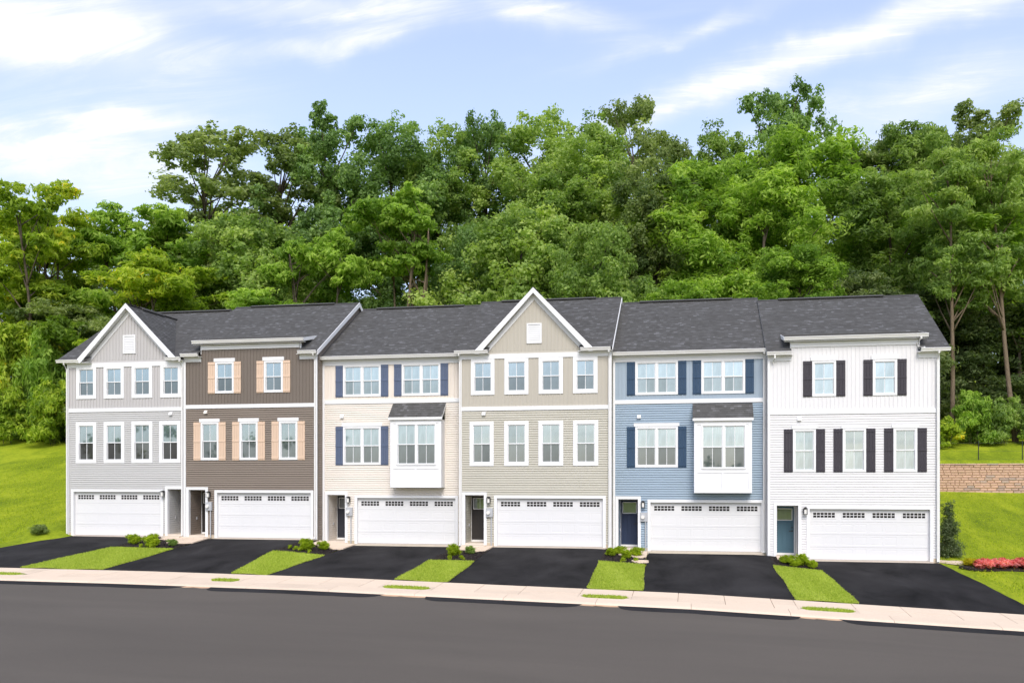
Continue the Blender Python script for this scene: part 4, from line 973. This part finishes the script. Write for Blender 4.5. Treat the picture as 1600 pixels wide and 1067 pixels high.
# (kind, x, y, top z, crown width, material, label)
TREES = [
 ('open', -44.6, 80, 36.4, 14.5, 'leaf_olive', 'tall loose olive green tree at the left end of the high canopy'),
 ('open', -39.0, 84, 37.6, 12.5, 'leaf_olive', 'tall loose dull green tree, second from the left of the high canopy'),
 ('open2', -33.4, 82, 38.3, 9.6, 'leaf_deep', 'tall upright green tree above the right edge of the brown house roof'),
 ('oak', -27.6, 84, 38.6, 11.5, 'leaf_deep', 'tall dense dark green tree with a broad top above the cream house'),
 ('oak2', -23.6, 86, 37.8, 10.0, 'leaf_mid', 'tall dense mid green tree just right of the broad dark one above the cream house'),
 ('open2', -19.3, 88, 39.2, 8.6, 'leaf_deep', 'tall narrow green tree rising left of the khaki gable'),
 ('oak2', -13.6, 88, 39.6, 12.6, 'leaf_mid', 'tall broad green tree rising straight behind the khaki gable'),
 ('oak', -8.6, 84, 36.8, 10.0, 'leaf_mid', 'rounded green tree standing right of the peak of the khaki gable'),
 ('open', -6.2, 98, 44.0, 11.5, 'leaf_olive', 'tall sparse olive tree standing out against the sky right of the khaki gable'),
 ('open', -1.8, 96, 38.4, 8.0, 'leaf_olive', 'thin olive tree at the dip of the canopy above the light blue house'),
 ('oak', 2.6, 90, 37.6, 9.5, 'leaf_mid', 'dense green tree with a square top above the light blue house'),
 ('open2', 8.6, 92, 41.6, 9.6, 'leaf_deep', 'tallest dark green tree above the joint of the blue and white houses'),
 ('locust', 9.2, 82, 33.6, 13.5, 'leaf_bright', 'broad bright feathery tree in front of the tallest tree'),
 ('open2', 14.7, 88, 33.8, 8.5, 'leaf_olive', 'low olive tree in the gap of the canopy above the white house'),
 ('locust2', 19.3, 86, 35.2, 9.4, 'leaf_mid', 'tall feathery tree above the right end of the white house roof'),
 ('open2', 23.8, 84, 35.0, 9.8, 'leaf_olive', 'tall tree with an open crown standing near the right edge against the sky'),
 ('locust2', 29.0, 82, 31.4, 9.5, 'leaf_mid', 'feathery tall tree cut by the right edge of the picture'),
 ('sumac2', -57.6, 72, 30.0, 11.5, 'leaf_yellow', 'yellow green tree at the far left edge'),
 ('sumac', -51.6, 67, 28.4, 11.5, 'leaf_yellow', 'slim yellow green tree with thin stems left of the light grey house'),
 ('sumac2', -47.0, 74, 29.3, 13.0, 'leaf_bright', 'open green tree with forked stems above the grey gable'),
 ('sumac2', -40.4, 66, 22.2, 11.5, 'leaf_yellow', 'yellow flowering tree directly behind the grey gable'),
 ('round', -41.6, 78, 27.0, 11.0, 'leaf_olive', 'broad olive tree seen above the right slope of the grey gable'),
 ('round', -36.8, 73, 26.6, 12.5, 'leaf_mid', 'round dark green tree behind the brown house roof'),
 ('sumac2', -29.0, 69, 24.6, 9.0, 'leaf_bright', 'bright green tree behind the joint of the brown and cream houses'),
 ('flat', -22.9, 72, 27.4, 8.6, 'leaf_bright', 'flat topped pale green tree on many bare stems behind the cream house'),
 ('round2', -18.6, 78, 25.6, 9.0, 'leaf_deep', 'dark round tree behind the right half of the cream house'),
 ('round', -13.8, 73, 25.6, 12.4, 'leaf_mid', 'wide round green tree low behind the khaki house left of its gable peak'),
 ('oak2', -10.2, 79, 33.0, 11.2, 'leaf_mid', 'big domed mid green tree in the middle of the canopy behind the khaki house'),
 ('round2', -7.0, 68, 22.4, 8.6, 'leaf_mid', 'smaller leafy tree low behind the right side of the khaki gable'),
 ('oak', -2.8, 77, 30.6, 8.6, 'leaf_olive', 'olive domed tree above the joint of the khaki and blue houses'),
 ('locust', .6, 76, 29.4, 11.2, 'leaf_bright', 'bright feathery tree above the left half of the light blue house'),
 ('locust', 5.8, 74, 27.6, 10.6, 'leaf_bright', 'bright feathery tree above the right half of the light blue house'),
 ('locust2', 7.4, 65, 19.4, 6.6, 'leaf_bright', 'small bright tree just above the ridge where the blue and white houses meet'),
 ('locust', -.4, 64, 17.2, 7.4, 'leaf_bright', 'low bright tree peeping over the ridge of the light blue house'),
 ('locust', 15.2, 77, 28.2, 11.0, 'leaf_mid', 'feathery mid green tree above the middle of the white house roof'),
 ('locust2', 20.6, 76, 25.8, 12.0, 'leaf_bright', 'wide drooping feathery tree right of the white house roof'),
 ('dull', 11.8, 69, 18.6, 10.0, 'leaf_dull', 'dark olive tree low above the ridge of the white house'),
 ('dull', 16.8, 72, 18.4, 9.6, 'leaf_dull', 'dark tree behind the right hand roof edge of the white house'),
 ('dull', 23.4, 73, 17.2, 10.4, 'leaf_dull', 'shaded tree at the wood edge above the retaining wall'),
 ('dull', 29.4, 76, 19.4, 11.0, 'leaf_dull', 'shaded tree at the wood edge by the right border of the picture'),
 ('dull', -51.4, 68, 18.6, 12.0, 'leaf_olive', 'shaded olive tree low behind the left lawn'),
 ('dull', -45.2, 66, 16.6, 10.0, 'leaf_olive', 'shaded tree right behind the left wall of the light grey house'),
 ('sumac2', -31.2, 64, 18.6, 9.0, 'leaf_bright', 'low sprawling bright tree touching the ridge of the brown house'),
 ('tall', 17.3, 67.2, 27.0, 6.4, 'leaf_mid', 'tall tree with a long pale bare trunk right of the white house'),
 ('tall', 21.4, 67.6, 27.5, 6.6, 'leaf_mid', 'tall tree with a leaning pale trunk at the right edge'),
 ('oak2', -17.6, 92, 34.0, 11.0, 'leaf_deep', 'green tree filling the back of the wood left of the khaki gable'),
 ('oak2', -35.4, 90, 32.0, 11.0, 'leaf_deep', 'green tree at the back of the wood over the brown house roof'),
 ('round2', -58.0, 84, 27.0, 12.0, 'leaf_olive', 'olive tree far back at the left edge'),
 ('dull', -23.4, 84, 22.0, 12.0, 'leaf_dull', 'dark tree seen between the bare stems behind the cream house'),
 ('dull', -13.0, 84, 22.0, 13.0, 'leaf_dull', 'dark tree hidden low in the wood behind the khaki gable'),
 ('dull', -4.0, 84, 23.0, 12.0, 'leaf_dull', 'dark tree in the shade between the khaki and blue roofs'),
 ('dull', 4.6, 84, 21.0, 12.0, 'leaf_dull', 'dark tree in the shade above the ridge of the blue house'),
]
rt = random.Random(3)
for j, (k, x, y, tz, w, mt, lb) in enumerate(TREES):
    lean = {'tall tree with a leaning pale trunk at the right edge': .10}.get(lb, rt.uniform(-.02, .02))
    plant(k, {'oak': 'oak_tree', 'oak2': 'oak_tree', 'locust': 'locust_tree', 'locust2': 'locust_tree'}.get(k, 'tree'), lb, 'tree', x, y, tz-H(x, y), w*1.14, rt.uniform(0, 6.28), mt, 'trees of the wood behind the houses', lean=lean)
# bushes at the foot of the wood
BUSH = [('bush', -50.6, 61.2, 4.6, 5.0, 'leaf_yellow', 'bright leafy bush at the left border above the lawn'), ('bush', -46.4, 61.4, 5.2, 4.6, 'leaf_yellow', 'bright broad leaved bush left of the light grey house'),
 ('bush2', -43.6, 61.6, 3.0, 3.8, 'leaf_bright', 'low bush against the left wall of the light grey house'), ('bush2', -53.6, 61.4, 3.4, 4.4, 'leaf_yellow', 'low bush at the far left edge of the lawn'), ('bush', -49.0, 63.4, 9.0, 5.0, 'leaf_bright', 'high bush behind the bright ones left of the light grey house'),
 ('bush', -53.4, 63.2, 10.5, 4.6, 'leaf_yellow', 'tall lime green bush standing at the left border'), ('bush2', -45.0, 63.6, 7.4, 4.4, 'leaf_bright', 'tall bush next to the corner of the light grey house'),
 ('bush', 14.6, 65.8, 3.3, 3.0, 'leaf_bright', 'bright bush next to the right wall of the white house'), ('bush2', 16.3, 64.9, 2.3, 2.8, 'leaf_yellow', 'low lime green bush above the retaining wall'), ('bush', 18.2, 66.0, 3.9, 3.2, 'leaf_bright', 'tall feathery bush above the retaining wall'),
 ('bush', 20.4, 66.2, 3.4, 3.2, 'leaf_mid', 'dark feathery bush above the retaining wall right of the tall one'), ('bush2', 22.4, 65.8, 2.8, 3.0, 'leaf_bright', 'bush at the right border above the retaining wall'), ('bush2', 24.8, 66.4, 3.4, 3.6, 'leaf_mid', 'bush just outside the right border above the retaining wall')]
for k, x, y, h, w, mt, lb in BUSH: plant(k, 'bush', lb, 'bush', x, y, h, w, rt.uniform(0, 6.28), mt, 'bushes along the edge of the wood', parts=('stems', 'foliage'))
# far wood: reads as one dark mass between the trunks
rng = np.random.default_rng(31)
C = []; Rr = []
for _ in range(190):
    x = rng.uniform(-95, 62); y = rng.uniform(90, 108); top = 17+3*math.sin(x*.21)+(4 if -20 < x < 22 else 0)-(5 if x < -38 else 0)-(3.5 if -33 < x < -24 else 0)
    C.append((x, y, H(x, y)+rng.uniform(.5, max(2, top-8)))); Rr.append(rng.uniform(2.4, 4.0))
P, Nn, T_ = puff_cloud(rng, np.array(C), np.array(Rr), 60000, .8)
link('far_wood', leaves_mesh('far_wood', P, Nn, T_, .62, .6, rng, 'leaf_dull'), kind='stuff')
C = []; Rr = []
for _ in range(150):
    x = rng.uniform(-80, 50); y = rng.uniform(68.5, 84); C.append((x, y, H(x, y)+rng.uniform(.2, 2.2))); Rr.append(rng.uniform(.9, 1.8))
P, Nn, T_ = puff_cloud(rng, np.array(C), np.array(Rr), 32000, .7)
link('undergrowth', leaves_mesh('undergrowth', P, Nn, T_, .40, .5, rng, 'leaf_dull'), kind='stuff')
# trees across the street, seen only as reflections in the windows
C = []; Rr = []
for _ in range(230):
    x = rng.uniform(-150, 90); y = rng.uniform(-78, -64); top = (13.5 if x < -62 else 4.5)+2.2*math.sin(x*.33)+1.5*math.sin(x*.9)
    C.append((x, y, -.5+rng.uniform(.3, max(1, top)))); Rr.append(rng.uniform(1.2, 2.6))
P, Nn, T_ = puff_cloud(rng, np.array(C), np.array(Rr), 30000, .8)
link('far_wood', leaves_mesh('opposite_wood', P, Nn, T_, .6, .6, rng, 'leaf_dull'), kind='stuff')
# garden plants
def gz(x, y): return front(x, min(y, 40.6))+.015
SH = [('globe', -25.07, 38.5, .5, .55, 'round yellow green shrub at the left end of the bed of the grey house'), ('globe', -23.7, 37.75, .56, .62, 'largest round shrub in the bed of the grey house'), ('globe', -24.6, 39.2, .42, .46, 'small round shrub at the back of the bed of the grey house'), ('globe', -22.95, 38.2, .34, .42, 'dark low shrub by the path between the grey and brown houses'),
 ('globe', -16.54, 38.2, .56, .6, 'round yellow green shrub in the bed between the brown and cream houses'), ('globe', -15.95, 38.75, .42, .5, 'lower round shrub right of the yellow green one by the cream house path'),
 ('globe', -9.85, 38.02, .56, .56, 'round yellow green shrub in the bed left of the khaki house path'), ('globe', -9.25, 38.6, .38, .42, 'small dark shrub in front of the khaki house door'),
 ('globe', -3.3, 38.95, .38, .42, 'left front shrub in the bed of the light blue house'), ('globe', -3.0, 39.55, .38, .48, 'left back shrub in the bed of the light blue house'), ('globe', -2.3, 39.4, .42, .55, 'right back shrub in front of the navy door'), ('globe', -2.62, 38.7, .4, .42, 'right front shrub in the bed of the light blue house'),
 ('globe', 3.82, 39.15, .38, .58, 'left shrub in front of the teal door'), ('globe', 4.4, 39.1, .52, .6, 'tallest shrub in front of the white house'), ('globe', 4.1, 38.6, .34, .44, 'low front shrub in the bed of the white house'), ('globe', 4.78, 38.75, .36, .4, 'right hand shrub at the edge of the white house driveway'),
 ('globe', -30.9, 39.6, .5, .8, 'dark shrub at the left corner of the light grey house')]
for j, (k, x, y, h, w, lb) in enumerate(SH):
    o = plant(k, 'shrub', lb, 'shrub', x, y, h*.95, w*1.2, rt.uniform(0, 6.28), {3: 'leaf_mid', 7: 'leaf_mid', 16: 'leaf_olive'}.get(j), 'small shrubs in the beds', z=gz(x, y) if x > -30 else H(x, y), parts=('stems', 'foliage'))
HB = [(-24.1, 37.5, 'bed of the grey house, left'), (-23.55, 37.45, 'bed of the grey house, right'), (-17.24, 38.02, 'left end of the bed beside the brown garage'), (-16.92, 37.9, 'bed beside the brown garage, second from the left'), (-16.65, 37.75, 'bed beside the brown garage, third from the left'), (-16.1, 37.45, 'front of the bed beside the brown garage'),
      (-9.75, 37.0, 'khaki house bed, left'), (-9.25, 37.05, 'khaki house bed, right'), (-2.72, 37.75, 'front of the light blue house bed'), (-2.2, 38.0, 'light blue house bed near the driveway')]
for x, y, lb in HB: plant('herb', 'seedling', 'tiny lime green plant in the mulch, '+lb, 'plant', x, y, .22, .24, rt.uniform(0, 6.28), None, 'tiny plants in the mulch beds', z=gz(x, y), parts=('stems', 'foliage'))
plant('holly', 'evergreen_shrub', 'tall dark conical evergreen at the right corner of the white house', 'shrub', 10.68, 42.0, 2.6, 1.3, 1.0, None, None, z=gz(10.9, 40)+.0, parts=('trunk', 'foliage'))
plant('globe', 'golden_shrub', 'bright yellow low shrub beside the pink flowers', 'shrub', 10.98, 40.1, .34, .72, 1.0, 'leaf_gold', None, z=gz(11, 40), parts=('stems', 'foliage'))
for x, y, w, lb in ((11.5, 39.75, 1.1, 'left mound of pink red flowers next to the yellow shrub'), (12.2, 39.95, 1.3, 'second mound of pink red flowers from the yellow shrub'), (13.0, 40.15, 1.4, 'third mound of pink red flowers from the yellow shrub'), (13.9, 40.2, 1.5, 'mound of pink red flowers at the right border')):
    plant('flower', 'flower_mound', lb, 'flowers', x, y, .44, w, rt.uniform(0, 6.28), None, 'mounds of pink red flowers', z=gz(x, y), parts=('stems', 'blossoms'))
# retaining wall of blocks, cap on top, thin fence above
wall = thing('retaining_wall', 'long tan and grey block retaining wall on the hillside right of the white house', 'wall', (9.0, WALL_Y, 2.5))
BM = {}
rb = random.Random(8); nb = 0; fill = MB(); bw, bh = .40, .155; CN = 12
for r_ in range(CN):
    x = -(.23 if r_ % 2 else 0); 
    while x < 40:
        ww = bw*rb.choice((1, 1, 1, .62, 1.3)); d = rb.uniform(-.02, .02)
        if 7.0 < x < 21.5 and nb < 290:
            kk = (round(ww, 3), rb.randrange(3))
            if kk not in BM:
                q = MB(); q.bev(.006, ww-.006, -.15, .12, .005, bh-.005, .025+.008*kk[1]); BM[kk] = q.mesh('block', 'wall_stone')
            link('block', BM[kk], wall, loc=(x, d+r_*.009, r_*bh-.1)); nb += 1
        else: fill.bev(x+.006, x+ww-.006, -.15+d+r_*.009, .12, r_*bh-.1+.005, (r_+1)*bh-.105, .03)
        x += ww
fill.build('block_course', 'wall_stone', wall, 'stuff')
x = 0
CP = MB(); CP.bev(.004, .596, -.09, .25, 0, .09, .012); cpm = CP.mesh('cap_stone', 'wall_stone')
while x < 40: link('cap_stone', cpm, wall, loc=(x, 0, CN*bh-.1)); x += .6
q = MB(); q.box(-.2, 40, .12, .3, -.8, CN*bh-.12); q.build('backing', 'foundation', wall)
fence = thing('wire_fence', 'thin black post and wire fence along the top of the retaining wall', 'fence', (9.0, WALL_Y+.6, 4.45))
q = MB(); q.tube([(0, 0, -.2), (0, 0, 1.25)], .028, 8); q.box(-.035, .035, -.035, .035, 1.25, 1.27); pm = q.mesh('post', 'black_metal')
for k in range(16): link('post', pm, fence, loc=(.75+k*2.45, 0, 0))
for zz in (.15, .65, 1.15):
    q = MB(); q.tube([(0, 0, zz), (39, 0, zz)], .006, 4); q.build('wire', 'black_metal', fence)
